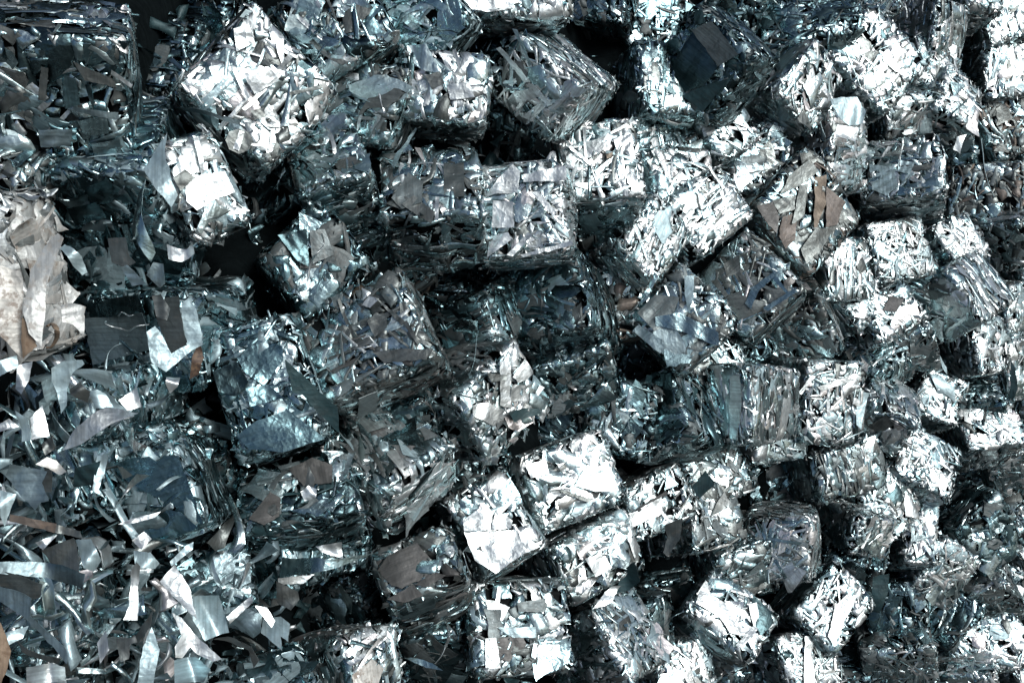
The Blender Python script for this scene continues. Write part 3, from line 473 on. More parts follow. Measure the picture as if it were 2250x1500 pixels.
{"k":"G21","c":[2.1982,4.4899,1.2541],"q":[0.67263,0.73725,-0.05338,0.0342],"d":[0.325,0.349,0.347],"s":"mix","p":"dark","l":"dark bale between the long pale bar bale and the small white hollow bale","hero":0},
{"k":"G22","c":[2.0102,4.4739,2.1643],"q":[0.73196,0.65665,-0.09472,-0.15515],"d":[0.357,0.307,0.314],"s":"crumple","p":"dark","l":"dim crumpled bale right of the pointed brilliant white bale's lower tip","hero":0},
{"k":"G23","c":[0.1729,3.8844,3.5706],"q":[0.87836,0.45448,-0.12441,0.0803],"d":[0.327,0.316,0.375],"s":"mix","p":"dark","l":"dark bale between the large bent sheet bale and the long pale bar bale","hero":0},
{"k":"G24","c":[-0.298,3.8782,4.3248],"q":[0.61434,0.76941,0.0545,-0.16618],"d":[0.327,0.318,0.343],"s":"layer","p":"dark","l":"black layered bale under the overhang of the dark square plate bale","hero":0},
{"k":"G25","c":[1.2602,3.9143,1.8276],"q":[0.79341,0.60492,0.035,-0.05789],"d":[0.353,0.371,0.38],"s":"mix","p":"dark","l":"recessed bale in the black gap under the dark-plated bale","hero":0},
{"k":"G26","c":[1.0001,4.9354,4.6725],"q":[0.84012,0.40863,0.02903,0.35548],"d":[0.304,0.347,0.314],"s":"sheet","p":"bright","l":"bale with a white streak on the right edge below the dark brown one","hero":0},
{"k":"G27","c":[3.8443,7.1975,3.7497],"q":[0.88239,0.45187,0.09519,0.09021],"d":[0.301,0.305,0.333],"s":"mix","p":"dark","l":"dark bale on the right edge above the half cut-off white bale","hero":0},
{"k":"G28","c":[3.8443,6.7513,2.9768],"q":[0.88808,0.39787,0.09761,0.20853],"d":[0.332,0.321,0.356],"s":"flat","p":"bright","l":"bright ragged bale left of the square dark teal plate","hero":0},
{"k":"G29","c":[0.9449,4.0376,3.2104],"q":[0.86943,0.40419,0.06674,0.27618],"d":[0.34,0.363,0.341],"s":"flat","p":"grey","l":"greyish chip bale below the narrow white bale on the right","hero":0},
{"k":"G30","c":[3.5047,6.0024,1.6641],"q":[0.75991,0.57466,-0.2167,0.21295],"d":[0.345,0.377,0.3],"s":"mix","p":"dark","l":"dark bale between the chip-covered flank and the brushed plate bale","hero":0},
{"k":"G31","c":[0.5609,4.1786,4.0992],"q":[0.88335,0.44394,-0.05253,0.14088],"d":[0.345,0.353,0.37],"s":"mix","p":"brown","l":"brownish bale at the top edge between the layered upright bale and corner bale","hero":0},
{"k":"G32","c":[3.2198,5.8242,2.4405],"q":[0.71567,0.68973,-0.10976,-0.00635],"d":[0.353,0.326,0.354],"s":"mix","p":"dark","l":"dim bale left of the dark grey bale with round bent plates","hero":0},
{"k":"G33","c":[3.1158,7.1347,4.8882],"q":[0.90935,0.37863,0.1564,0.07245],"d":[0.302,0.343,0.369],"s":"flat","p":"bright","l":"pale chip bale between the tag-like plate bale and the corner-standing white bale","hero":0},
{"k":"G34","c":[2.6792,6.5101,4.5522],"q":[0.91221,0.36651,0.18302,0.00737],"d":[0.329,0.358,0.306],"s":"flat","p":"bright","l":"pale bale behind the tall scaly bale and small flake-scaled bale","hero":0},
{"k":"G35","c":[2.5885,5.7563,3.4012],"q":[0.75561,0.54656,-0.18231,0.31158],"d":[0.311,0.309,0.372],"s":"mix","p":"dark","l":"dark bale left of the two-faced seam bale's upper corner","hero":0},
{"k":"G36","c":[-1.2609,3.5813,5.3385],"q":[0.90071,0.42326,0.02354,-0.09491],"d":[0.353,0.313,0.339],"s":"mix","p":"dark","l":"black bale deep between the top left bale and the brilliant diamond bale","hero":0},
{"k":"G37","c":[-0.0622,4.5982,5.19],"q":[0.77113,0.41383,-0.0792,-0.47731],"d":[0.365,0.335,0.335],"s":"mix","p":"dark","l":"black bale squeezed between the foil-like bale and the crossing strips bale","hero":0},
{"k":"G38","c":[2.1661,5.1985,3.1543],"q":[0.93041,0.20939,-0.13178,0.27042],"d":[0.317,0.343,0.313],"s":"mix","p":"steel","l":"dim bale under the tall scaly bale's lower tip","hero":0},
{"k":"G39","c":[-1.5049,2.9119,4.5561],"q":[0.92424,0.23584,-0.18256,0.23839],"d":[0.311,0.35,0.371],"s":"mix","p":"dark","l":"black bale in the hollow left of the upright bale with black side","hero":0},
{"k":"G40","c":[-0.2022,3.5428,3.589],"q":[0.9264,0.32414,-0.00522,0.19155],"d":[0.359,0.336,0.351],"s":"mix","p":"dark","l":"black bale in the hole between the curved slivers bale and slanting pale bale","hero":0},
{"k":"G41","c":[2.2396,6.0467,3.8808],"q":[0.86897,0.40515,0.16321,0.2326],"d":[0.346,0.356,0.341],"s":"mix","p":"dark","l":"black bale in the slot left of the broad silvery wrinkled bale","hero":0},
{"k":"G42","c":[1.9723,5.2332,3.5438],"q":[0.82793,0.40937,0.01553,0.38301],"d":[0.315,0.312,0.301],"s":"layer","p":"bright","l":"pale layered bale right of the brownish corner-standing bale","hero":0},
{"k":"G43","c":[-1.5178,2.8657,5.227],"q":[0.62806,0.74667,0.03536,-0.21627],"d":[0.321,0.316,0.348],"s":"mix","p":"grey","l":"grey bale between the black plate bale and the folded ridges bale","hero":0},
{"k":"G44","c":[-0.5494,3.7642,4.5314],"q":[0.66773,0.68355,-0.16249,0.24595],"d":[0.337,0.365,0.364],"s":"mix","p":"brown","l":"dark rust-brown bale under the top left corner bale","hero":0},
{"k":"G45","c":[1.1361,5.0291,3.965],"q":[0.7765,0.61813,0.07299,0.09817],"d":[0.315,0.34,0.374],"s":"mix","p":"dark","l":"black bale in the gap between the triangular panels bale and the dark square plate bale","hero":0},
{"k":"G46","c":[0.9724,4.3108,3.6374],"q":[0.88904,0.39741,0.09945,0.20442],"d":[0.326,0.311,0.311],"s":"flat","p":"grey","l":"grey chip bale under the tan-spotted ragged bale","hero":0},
{"k":"G47","c":[0.7594,4.5939,4.4858],"q":[0.90657,0.38345,0.1442,0.10152],"d":[0.331,0.341,0.366],"s":"flat","p":"bright","l":"pale bale on the bottom edge right of the large bent sheet bale","hero":0}]''')
PARTS = json.loads(r'''[
{"k":"B13","n":"dark_plate","c":"darkgrey","t":[0.0753,-0.0134,0.2055],"q":[1.0,0.0,0.0,0.0],"g":[[-0.0427,-0.0754],[0.0323,-0.0787],[0.0428,0.0773],[-0.0324,0.0768]]},
{"k":"B13","n":"grey_sheet","c":"greypaint","t":[-0.0915,-0.0642,0.2075],"q":[1.0,0.0,0.0,0.0],"g":[[-0.0302,-0.0706],[0.0421,-0.0488],[0.0535,0.047],[0.0005,0.0929],[-0.066,-0.0204]]},
{"k":"B13","n":"grey_sheet","c":"taupe","t":[-0.0553,-0.1409,0.2095],"q":[1.0,0.0,0.0,0.0],"g":[[0.0325,-0.0696],[0.0523,-0.0176],[-0.0194,0.0624],[-0.0654,0.0248]]},
{"k":"B13","n":"metal_strip","c":"white","t":[0.0035,-0.1441,0.2115],"q":[1.0,0.0,0.0,0.0],"g":[[-0.0118,-0.0524],[0.002,-0.05],[0.0117,0.0507],[-0.002,0.0517]]},
{"k":"B13","n":"metal_strip","c":"greyblue","t":[-0.1044,0.1329,0.2135],"q":[1.0,0.0,0.0,0.0],"g":[[-0.0358,-0.0915],[-0.0036,-0.008],[0.0587,0.0917],[0.0533,0.098],[-0.0264,-0.0137],[-0.0462,-0.0766]]},
{"k":"B14","n":"white_sheet","c":"white","t":[-0.0711,0.1074,0.2407],"q":[1.0,0.0,0.0,0.0],"g":[[-0.0417,-0.0383],[0.046,-0.0407],[0.0654,0.04],[0.039,0.072],[-0.0246,0.019],[-0.0841,-0.052]]},
{"k":"B14","n":"white_sheet","c":"white","t":[0.0865,0.1221,0.2427],"q":[1.0,0.0,0.0,0.0],"g":[[-0.0845,-0.0171],[0.0818,-0.0268],[0.0844,0.0319],[-0.0817,0.0121]]},
{"k":"B14","n":"white_sheet","c":"white","t":[-0.0881,-0.0119,0.2447],"q":[1.0,0.0,0.0,0.0],"g":[[-0.0483,-0.0469],[0.0387,-0.0551],[0.0423,0.0445],[-0.0327,0.0574]]},
{"k":"B14","n":"white_strip","c":"white","t":[0.0769,0.0149,0.2467],"q":[1.0,0.0,0.0,0.0],"g":[[0.0284,-0.0556],[0.0417,-0.0392],[-0.0202,0.0489],[-0.0498,0.0458]]},
{"k":"B14","n":"bent_sheet","c":"white","t":[-0.1125,-0.1158,0.2487],"q":[1.0,0.0,0.0,0.0],"g":[[-0.0522,-0.0581],[0.047,0.0029],[0.0382,0.0331],[-0.033,0.0222]]},
{"k":"B14","n":"white_strip","c":"white","t":[-0.0339,-0.1352,0.2507],"q":[1.0,0.0,0.0,0.0],"g":[[-0.0318,-0.0424],[0.0512,0.0318],[0.0349,0.0451],[-0.0544,-0.0344]]},
{"k":"B14","n":"white_strip","c":"white","t":[0.0691,-0.162,0.2407],"q":[1.0,0.0,0.0,0.0],"g":[[-0.0943,-0.0212],[0.1018,0.0073],[0.0976,0.0253],[-0.1051,-0.0114]]},
{"k":"B72","n":"white_plate","c":"white","t":[-0.0586,0.0319,0.2309],"q":[1.0,0.0,0.0,0.0],"g":[[0.0516,-0.0655],[0.0867,-0.034],[-0.0545,0.0698],[-0.0838,0.0296]]},
{"k":"B72","n":"white_plate","c":"white","t":[0.0117,0.0679,0.2329],"q":[1.0,0.0,0.0,0.0],"g":[[-0.003,-0.0575],[0.0498,0.0162],[0.0072,0.0613],[-0.0539,-0.0201]]},
{"k":"B72","n":"bent_sheet","c":"white","t":[-0.0267,-0.1016,0.2349],"q":[1.0,0.0,0.0,0.0],"g":[[-0.0264,-0.0558],[0.0647,-0.0033],[0.0492,0.0691],[-0.0295,0.0227],[-0.0579,-0.0327]]},
{"k":"B72","n":"leaf_plate","c":"darkteal","t":[0.0829,0.0362,0.2369],"q":[1.0,0.0,0.0,0.0],"g":[[-0.0028,-0.0598],[0.0482,0.0572],[0.0272,0.0634],[-0.0179,0.0051],[-0.0547,-0.0659]]},
{"k":"B72","n":"small_plate","c":"taupe","t":[-0.102,0.0131,0.2389],"q":[1.0,0.0,0.0,0.0],"g":[[-0.0025,-0.0342],[0.0282,0.026],[0.0165,0.039],[-0.0422,-0.0308]]},
{"k":"B3","n":"metal_disc","c":"taupe","t":[0.0699,-0.1681,0.2272],"q":[1.0,0.0,0.0,0.0],"g":[[-0.0024,-0.041],[0.0274,-0.0296],[0.0398,0.004],[0.0275,0.0286],[0.0014,0.0416],[-0.0258,0.0273],[-0.0389,-0.002],[-0.0291,-0.0289]]},
{"k":"B3","n":"metal_strip","c":"white","t":[0.0692,-0.1677,0.2292],"q":[1.0,0.0,0.0,0.0],"g":[[0.0217,-0.0236],[-0.0066,0.0314],[-0.0197,0.024],[0.0045,-0.0318]]},
{"k":"B3","n":"metal_strip","c":"white","t":[0.0091,-0.0029,0.2312],"q":[1.0,0.0,0.0,0.0],"g":[[0.01,-0.0885],[0.0141,-0.046],[-0.0046,0.1441],[-0.0204,0.1403],[0.0017,-0.0596],[-0.0009,-0.0902]]},
{"k":"B3","n":"metal_strip","c":"greyblue","t":[-0.0462,-0.1954,0.3093],"q":[0.5,0.5,-0.5,0.5],"g":[[-0.1383,0.0404],[0.229,-0.0937],[0.2742,-0.0896],[-0.073,0.0405],[-0.2919,0.1024]]},
{"k":"B3","n":"metal_strip","c":"white","t":[-0.0483,-0.0366,0.2352],"q":[1.0,0.0,0.0,0.0],"g":[[0.0515,-0.0285],[0.0497,-0.0098],[-0.0481,0.0248],[-0.0531,0.0136]]},
{"k":"B3","n":"white_sheet","c":"white","t":[-0.0091,0.0306,0.2372],"q":[1.0,0.0,0.0,0.0],"g":[[0.0134,-0.0604],[0.0311,0.0153],[0.0273,0.0603],[-0.0194,0.0285],[-0.0523,-0.0437]]},
{"k":"B3","n":"white_sheet","c":"white","t":[-0.139,0.0749,0.2272],"q":[1.0,0.0,0.0,0.0],"g":[[0.0173,-0.0486],[0.0344,0.0133],[-0.0157,0.0401],[-0.036,-0.0048]]},
{"k":"B3","n":"metal_plate","c":"taupe","t":[0.0533,-0.0638,0.2292],"q":[1.0,0.0,0.0,0.0],"g":[[0.005,-0.0222],[0.0205,0.0085],[-0.0019,0.0257],[-0.0235,-0.012]]},
{"k":"B6","n":"white_sheet","c":"white","t":[-0.0305,0.0723,0.233],"q":[1.0,0.0,0.0,0.0],"g":[[-0.0425,-0.0205],[0.043,-0.0359],[0.0434,0.0327],[-0.044,0.0238]]},
{"k":"B6","n":"ring_sheet","c":"white","t":[-0.0066,-0.0189,0.235],"q":[1.0,0.0,0.0,0.0],"g":[[-0.0678,-0.0075],[-0.052,-0.0438],[0.0034,-0.0328],[0.0765,-0.0386],[0.0767,0.0313],[0.0102,0.0486],[-0.047,0.0427]]},
{"k":"B6","n":"metal_plate","c":"taupe","t":[-0.0518,0.0374,0.237],"q":[1.0,0.0,0.0,0.0],"g":[[-0.0246,-0.0289],[0.0344,-0.0093],[0.0164,0.0226],[-0.0261,0.0156]]},
{"k":"B6","n":"metal_strip","c":"white","t":[0.0241,0.0857,0.239],"q":[1.0,0.0,0.0,0.0],"g":[[-0.0215,-0.0563],[-0.0091,-0.0516],[0.0225,0.0487],[0.0081,0.0592]]},
{"k":"B21","n":"dark_sheet","c":"greypaint","t":[0.0064,0.1167,0.2001],"q":[1.0,0.0,0.0,0.0],"g":[[0.0781,-0.0716],[0.1246,0.0279],[-0.0753,0.0645],[-0.1275,-0.0207]]},
{"k":"B21","n":"dark_sheet","c":"darksteel","t":[-0.0065,-0.0286,0.2021],"q":[1.0,0.0,0.0,0.0],"g":[[0.0159,-0.1344],[0.0971,-0.0225],[0.0917,0.0741],[-0.1138,0.1249],[-0.0909,-0.042]]},
{"k":"B21","n":"dark_sheet","c":"darkteal","t":[0.1111,-0.081,0.2041],"q":[1.0,0.0,0.0,0.0],"g":[[0.048,-0.0727],[0.0502,0.1157],[-0.0198,0.0303],[-0.0784,-0.0733]]},
{"k":"B21","n":"dark_sheet","c":"darkteal","t":[-0.1271,0.1622,0.2061],"q":[1.0,0.0,0.0,0.0],"g":[[0.0074,-0.0414],[0.0409,-0.0018],[-0.0054,0.0305],[-0.0429,0.0127]]},
{"k":"B39","n":"grey_plate","c":"greypaint","t":[-0.09,-0.0596,0.2429],"q":[1.0,0.0,0.0,0.0],"g":[[0.0458,-0.0753],[0.0723,-0.0077],[0.0157,0.1118],[-0.0688,0.0434],[-0.0649,-0.0722]]},
{"k":"B39","n":"flat_bar","c":"greyblue","t":[-0.0306,-0.1703,0.2449],"q":[1.0,0.0,0.0,0.0],"g":[[0.0789,-0.016],[0.0793,0.0439],[-0.0797,0.0053],[-0.0785,-0.0332]]},
{"k":"B39","n":"brushed_sheet","c":"steel","t":[0.0387,-0.0265,0.2469],"q":[1.0,0.0,0.0,0.0],"g":[[-0.093,-0.0898],[0.0003,-0.0214],[0.1613,0.0498],[0.1175,0.0922],[-0.0634,0.0306],[-0.1227,-0.0614]]},
{"k":"B39","n":"flat_bar","c":"paleblue","t":[-0.0636,0.0989,0.2489],"q":[1.0,0.0,0.0,0.0],"g":[[0.0009,-0.026],[0.0668,-0.0661],[0.0363,-0.0089],[-0.0381,0.0674],[-0.0658,0.0336]]},
{"k":"B33","n":"tan_bar","c":"tan","t":[0.007,0.063,0.2476],"q":[1.0,0.0,0.0,0.0],"g":[[0.0715,-0.1221],[0.0832,-0.1076],[0.0327,0.0202],[-0.0763,0.1402],[-0.1111,0.0693]]},
{"k":"B33","n":"tan_plate","c":"taupe","t":[-0.1121,-0.1092,0.2496],"q":[1.0,0.0,0.0,0.0],"g":[[0.0125,-0.0598],[0.0525,0.0282],[0.0014,0.0779],[-0.0664,-0.0462]]},
{"k":"B33","n":"brown_plate","c":"brownp","t":[0.0908,0.1016,0.2516],"q":[1.0,0.0,0.0,0.0],"g":[[0.0332,-0.1052],[0.0692,-0.0351],[0.0128,0.0869],[-0.1153,0.0535]]},
{"k":"B33","n":"tan_bar","c":"taupe","t":[-0.0649,-0.0284,0.2536],"q":[1.0,0.0,0.0,0.0],"g":[[0.0492,-0.1247],[0.0613,-0.0342],[-0.0409,0.1042],[-0.0695,0.0547]]},
{"k":"B35","n":"pale_plate","c":"paleblue","t":[-0.0954,-0.0849,0.2627],"q":[1.0,0.0,0.0,0.0],"g":[[-0.0673,-0.0479],[0.0057,-0.096],[0.0762,-0.0472],[0.0599,0.0813],[-0.0744,0.1098]]},
{"k":"B35","n":"pale_plate","c":"paleblue","t":[0.0287,-0.0146,0.2647],"q":[1.0,0.0,0.0,0.0],"g":[[-0.0413,-0.0223],[0.0236,-0.0506],[0.0539,0.0228],[-0.0363,0.0501]]},
{"k":"B45","n":"black_plate","c":"black","t":[0.0144,0.0379,0.252],"q":[1.0,0.0,0.0,0.0],"g":[[-0.0094,-0.0465],[0.0794,-0.0076],[0.0126,0.0498],[-0.0826,0.0044]]},
{"k":"B51","n":"shaded_plate","c":"taupe","t":[-0.0077,-0.2024,0.0261],"q":[0.5,0.5,-0.5,0.5],"g":[[-0.0625,0.0141],[-0.0274,-0.0322],[0.0503,-0.0495],[0.0636,0.0182],[-0.024,0.0493]]},
{"k":"B62","n":"bent_sheet","c":"white","t":[-0.0189,-0.0495,0.2439],"q":[1.0,0.0,0.0,0.0],"g":[[-0.0327,-0.0276],[0.0489,-0.0581],[0.1077,-0.0233],[0.1323,0.0471],[0.0436,0.0381],[0.0254,0.0751],[-0.1706,0.0114],[-0.1546,-0.0627]]},
{"k":"B62","n":"white_strip","c":"white","t":[0.0838,-0.0113,0.2459],"q":[1.0,0.0,0.0,0.0],"g":[[0.0188,0.0176],[-0.0017,-0.125],[0.0207,-0.1327],[0.0486,0.0353],[-0.0291,0.1205],[-0.0573,0.0843]]},
{"k":"B63","n":"pale_bar","c":"white","t":[0.0453,-0.0271,0.2494],"q":[1.0,0.0,0.0,0.0],"g":[[0.0692,-0.1443],[0.027,-0.0106],[0.0002,0.1197],[-0.0485,0.1377],[-0.0585,0.0249],[0.0106,-0.1274]]},
{"k":"B64","n":"upright_bar","c":"white","t":[-0.0263,0.0143,0.2478],"q":[1.0,0.0,0.0,0.0],"g":[[-0.0726,-0.1033],[-0.0214,-0.1176],[0.0723,0.1037],[0.0217,0.1171]]},
{"k":"B79","n":"blank_sheet","c":"white","t":[-0.0611,-0.0948,0.2321],"q":[1.0,0.0,0.0,0.0],"g":[[-0.0868,0.0021],[-0.039,-0.0774],[0.0936,-0.0604],[0.1107,0.0256],[-0.0784,0.1102]]},
{"k":"B79","n":"blank_sheet","c":"white","t":[0.0581,-0.1297,0.2341],"q":[1.0,0.0,0.0,0.0],"g":[[-0.0273,-0.028],[0.0362,-0.0325],[-0.0089,0.0604]]},
{"k":"B79","n":"white_plate","c":"white","t":[0.0104,-0.017,0.2361],"q":[1.0,0.0,0.0,0.0],"g":[[0.0178,-0.0354],[0.0364,-0.0131],[-0.0002,0.0534],[-0.054,-0.0048]]},
{"k":"B79","n":"white_plate","c":"white","t":[-0.0656,0.0311,0.2381],"q":[1.0,0.0,0.0,0.0],"g":[[-0.0697,-0.0123],[0.0192,-0.0517],[0.0585,-0.0021],[0.0488,0.0411],[-0.0567,0.0251]]},
{"k":"B82","n":"dark_bar","c":"black","t":[-0.0473,0.0143,0.2396],"q":[1.0,0.0,0.0,0.0],"g":[[-0.0832,-0.0148],[0.0861,-0.0019],[0.0899,0.0151],[-0.0928,0.0015]]},
{"k":"B82","n":"white_sheet","c":"white","t":[-0.0985,-0.0192,0.2416],"q":[1.0,0.0,0.0,0.0],"g":[[-0.1072,-0.0282],[0.0818,-0.0342],[0.107,0.0364],[-0.0816,0.026]]},
{"k":"B83","n":"taupe_plate","c":"taupepaint","t":[-0.0468,-0.009,0.2141],"q":[1.0,0.0,0.0,0.0],"g":[[-0.066,-0.0365],[-0.035,-0.0618],[0.0589,-0.0543],[0.1101,-0.04],[0.0714,0.0771],[-0.0458,0.0736],[-0.0936,0.042]]},
{"k":"B83","n":"taupe_plate","c":"taupepaint","t":[0.0219,-0.0804,0.2161],"q":[1.0,0.0,0.0,0.0],"g":[[-0.0231,-0.0201],[0.0564,-0.0063],[0.0255,0.0191],[-0.0588,0.0073]]},
{"k":"B83","n":"taupe_plate","c":"taupepaint","t":[-0.0734,-0.1011,0.2181],"q":[1.0,0.0,0.0,0.0],"g":[[-0.0147,-0.0217],[0.0531,-0.0215],[0.0316,0.0294],[-0.0699,0.0138]]},
{"k":"B84","n":"jagged_plate","c":"white","t":[-0.1236,0.0492,0.2328],"q":[1.0,0.0,0.0,0.0],"g":[[-0.0112,-0.0163],[-0.0204,-0.055],[0.0035,-0.0665],[0.0648,0.0277],[-0.0017,0.0536],[-0.0349,0.0566]]},
{"k":"B84","n":"grey_plate","c":"taupepaint","t":[-0.0608,-0.0712,0.2348],"q":[1.0,0.0,0.0,0.0],"g":[[-0.0485,-0.0343],[-0.0068,-0.0517],[0.0665,0.0074],[0.0488,0.0467],[-0.06,0.0319]]},
{"k":"B84","n":"white_plate","c":"white","t":[0.0913,-0.0849,0.2368],"q":[1.0,0.0,0.0,0.0],"g":[[-0.0505,-0.0239],[0.0449,-0.0205],[0.049,0.0213],[-0.0435,0.0231]]},
{"k":"B84","n":"white_plate","c":"paleblue","t":[-0.0189,-0.0167,0.2388],"q":[1.0,0.0,0.0,0.0],"g":[[-0.0309,-0.0183],[0.0604,-0.0198],[0.0612,0.0193],[-0.0908,0.0187]]},
{"k":"B84","n":"white_plate","c":"white","t":[-0.1332,-0.0889,0.2408],"q":[1.0,0.0,0.0,0.0],"g":[[-0.0255,-0.0533],[0.0338,-0.0548],[0.0167,0.0551],[-0.025,0.053]]},
{"k":"B84","n":"grey_plate","c":"greypaint","t":[0.0287,0.0803,0.2428],"q":[1.0,0.0,0.0,0.0],"g":[[-0.0542,-0.0207],[0.0565,-0.0218],[0.0576,0.0294],[-0.0599,0.0131]]},
{"k":"B86","n":"speckled_plate","c":"rustwhite","t":[-0.04,-0.0288,0.23],"q":[1.0,0.0,0.0,0.0],"g":[[-0.0628,-0.0141],[0.0356,-0.0418],[0.0653,0.0014],[0.0249,0.0433],[-0.063,0.0111]]},
{"k":"B70","n":"rounded_plate","c":"taupe","t":[-0.0102,0.0665,0.2309],"q":[1.0,0.0,0.0,0.0],"g":[[0.038,-0.0295],[0.0269,0.0201],[-0.0068,0.0344],[-0.0369,0.0077],[-0.0212,-0.0327]]},
{"k":"B70","n":"rounded_plate","c":"taupe","t":[0.1244,0.1002,0.2329],"q":[1.0,0.0,0.0,0.0],"g":[[-0.0018,-0.0692],[0.0496,0.0644],[0.0275,0.1019],[-0.0227,-0.0046],[-0.0526,-0.0924]]},
{"k":"B70","n":"flat_strip","c":"taupe","t":[-0.031,0.1187,0.2349],"q":[1.0,0.0,0.0,0.0],"g":[[0.066,0.0169],[0.056,0.0324],[-0.0563,-0.021],[-0.0657,-0.0283]]},
{"k":"B70","n":"flat_strip","c":"taupe","t":[0.0683,0.1566,0.2369],"q":[1.0,0.0,0.0,0.0],"g":[[0.0464,0.001],[0.046,0.0123],[-0.0453,0.0013],[-0.0471,-0.0147]]},
{"k":"B70","n":"white_chip","c":"white","t":[-0.0878,0.0699,0.2389],"q":[1.0,0.0,0.0,0.0],"g":[[0.0197,-0.0076],[0.004,0.0328],[-0.0214,0.0041],[-0.0023,-0.0293]]},
{"k":"B70","n":"folded_sheet","c":"greypaint","t":[0.205,-0.0913,0.1168],"q":[0.5,0.5,0.5,0.5],"g":[[-0.0789,-0.1743],[0.007,-0.1138],[0.0667,0.1234],[0.0052,0.1647]]},
{"k":"B92","n":"streaked_sheet","c":"bluesteel","t":[0.0193,0.0365,0.2247],"q":[1.0,0.0,0.0,0.0],"g":[[-0.097,0.0534],[-0.0456,-0.0129],[0.032,-0.0984],[0.0794,-0.1634],[0.081,-0.0261],[0.0813,0.0546],[-0.0142,0.0895],[-0.1168,0.1033]]},
{"k":"B92","n":"streaked_sheet","c":"bluesteel","t":[0.0009,-0.0937,0.2267],"q":[1.0,0.0,0.0,0.0],"g":[[-0.0614,-0.0216],[-0.0133,-0.0441],[0.0844,-0.0327],[0.0495,0.0276],[0.0137,0.0455],[-0.0729,0.0253]]},
{"k":"B71","n":"streaky_sheet","c":"bluesteel","t":[0.008,0.0763,0.2271],"q":[1.0,0.0,0.0,0.0],"g":[[-0.0582,-0.026],[-0.0147,-0.0794],[0.0659,-0.0171],[0.0732,0.0268],[0.006,0.0669],[-0.0723,0.0288]]},
{"k":"B71","n":"streaky_sheet","c":"bluesteel","t":[-0.0204,-0.1602,0.2291],"q":[1.0,0.0,0.0,0.0],"g":[[-0.0835,-0.0231],[0.0112,-0.0624],[0.1481,-0.0599],[0.0649,0.0609],[-0.0332,0.0557],[-0.1075,0.0288]]},
{"k":"B71","n":"streaky_sheet","c":"darksteel","t":[-0.1003,0.0406,0.2311],"q":[1.0,0.0,0.0,0.0],"g":[[-0.0444,-0.0229],[0.0049,-0.0527],[0.0518,-0.0216],[0.0338,0.0544],[-0.046,0.0428]]},
{"k":"B71","n":"streaky_sheet","c":"bluesteel","t":[-0.0203,-0.0286,0.2331],"q":[1.0,0.0,0.0,0.0],"g":[[-0.0439,-0.0281],[0.0619,-0.03],[0.0242,0.0267],[-0.0421,0.0314]]},
{"k":"B10","n":"dark_sheet","c":"greyblue","t":[-0.0636,0.0226,0.23],"q":[1.0,0.0,0.0,0.0],"g":[[-0.0989,-0.09],[0.1105,-0.0401],[0.102,0.0743],[-0.1136,0.0557]]},
{"k":"B10","n":"dark_sheet","c":"bluesteel","t":[-0.0701,0.1142,0.232],"q":[1.0,0.0,0.0,0.0],"g":[[-0.1002,-0.0355],[0.1098,-0.0169],[0.0846,0.0399],[-0.0942,0.0125]]},
{"k":"B12","n":"grey_panel","c":"darksteel","t":[-0.0241,0.0754,0.2326],"q":[1.0,0.0,0.0,0.0],"g":[[-0.0293,-0.033],[-0.0107,-0.0741],[0.0647,0.0322],[-0.0246,0.075]]},
{"k":"B12","n":"grey_panel","c":"greypaint","t":[0.0425,0.038,0.2346],"q":[1.0,0.0,0.0,0.0],"g":[[-0.0629,-0.0352],[0.0138,-0.0556],[0.0465,0.0318],[0.0025,0.0591]]},
{"k":"B78","n":"spiral_plate","c":"taupepaint","t":[-0.1025,-0.0569,0.1952],"q":[1.0,0.0,0.0,0.0],"g":[[-0.0215,-0.0493],[0.0296,-0.0299],[0.0437,0.0328],[0.0136,0.0629],[-0.0653,-0.0164]]},
{"k":"B78","n":"rounded_plate","c":"taupepaint","t":[0.0603,0.0414,0.1972],"q":[1.0,0.0,0.0,0.0],"g":[[-0.0408,-0.0414],[0.0522,-0.0536],[0.0638,0.0126],[0.0043,0.051],[-0.0795,0.0314]]},
{"k":"B78","n":"oval_plate","c":"taupe","t":[-0.0898,-0.0634,0.1992],"q":[1.0,0.0,0.0,0.0],"g":[[-0.0164,-0.0057],[-0.0015,-0.0205],[0.0196,-0.0094],[0.0093,0.0207],[-0.0111,0.0149]]},
{"k":"B75","n":"bent_plate","c":"darksteel","t":[0.0577,0.0759,0.2255],"q":[1.0,0.0,0.0,0.0],"g":[[-0.1103,-0.0648],[0.0522,-0.0817],[0.0896,0.0494],[-0.0314,0.0971]]},
{"k":"B75","n":"round_plate","c":"darksteel","t":[-0.1795,-0.0102,0.2275],"q":[1.0,0.0,0.0,0.0],"g":[[-0.0676,-0.021],[0.0033,-0.0583],[0.0742,-0.0418],[0.0681,0.0384],[-0.0068,0.063],[-0.0713,0.0197]]},
{"k":"B49","n":"vertical_bar","c":"white","t":[0.0557,-0.0037,0.2778],"q":[1.0,0.0,0.0,0.0],"g":[[-0.0295,-0.1536],[0.0107,-0.1583],[0.0335,0.0142],[0.0167,0.1565],[-0.0314,0.1412]]},
{"k":"B17","n":"metal_strip","c":"white","t":[-0.1138,0.0265,0.2668],"q":[1.0,0.0,0.0,0.0],"g":[[0.0814,-0.0245],[0.1005,-0.0064],[-0.0847,0.0237],[-0.0973,0.0072]]},
{"k":"B17","n":"metal_strip","c":"greyblue","t":[-0.1018,0.0928,0.2688],"q":[1.0,0.0,0.0,0.0],"g":[[0.0178,-0.0089],[0.0786,-0.0581],[0.0751,-0.0316],[-0.077,0.0539],[-0.0945,0.0447]]},
{"k":"B17","n":"white_plate","c":"white","t":[0.0737,-0.0483,0.2708],"q":[1.0,0.0,0.0,0.0],"g":[[0.0079,-0.0566],[0.0286,0.0677],[-0.0006,0.0529],[-0.0359,-0.064]]},
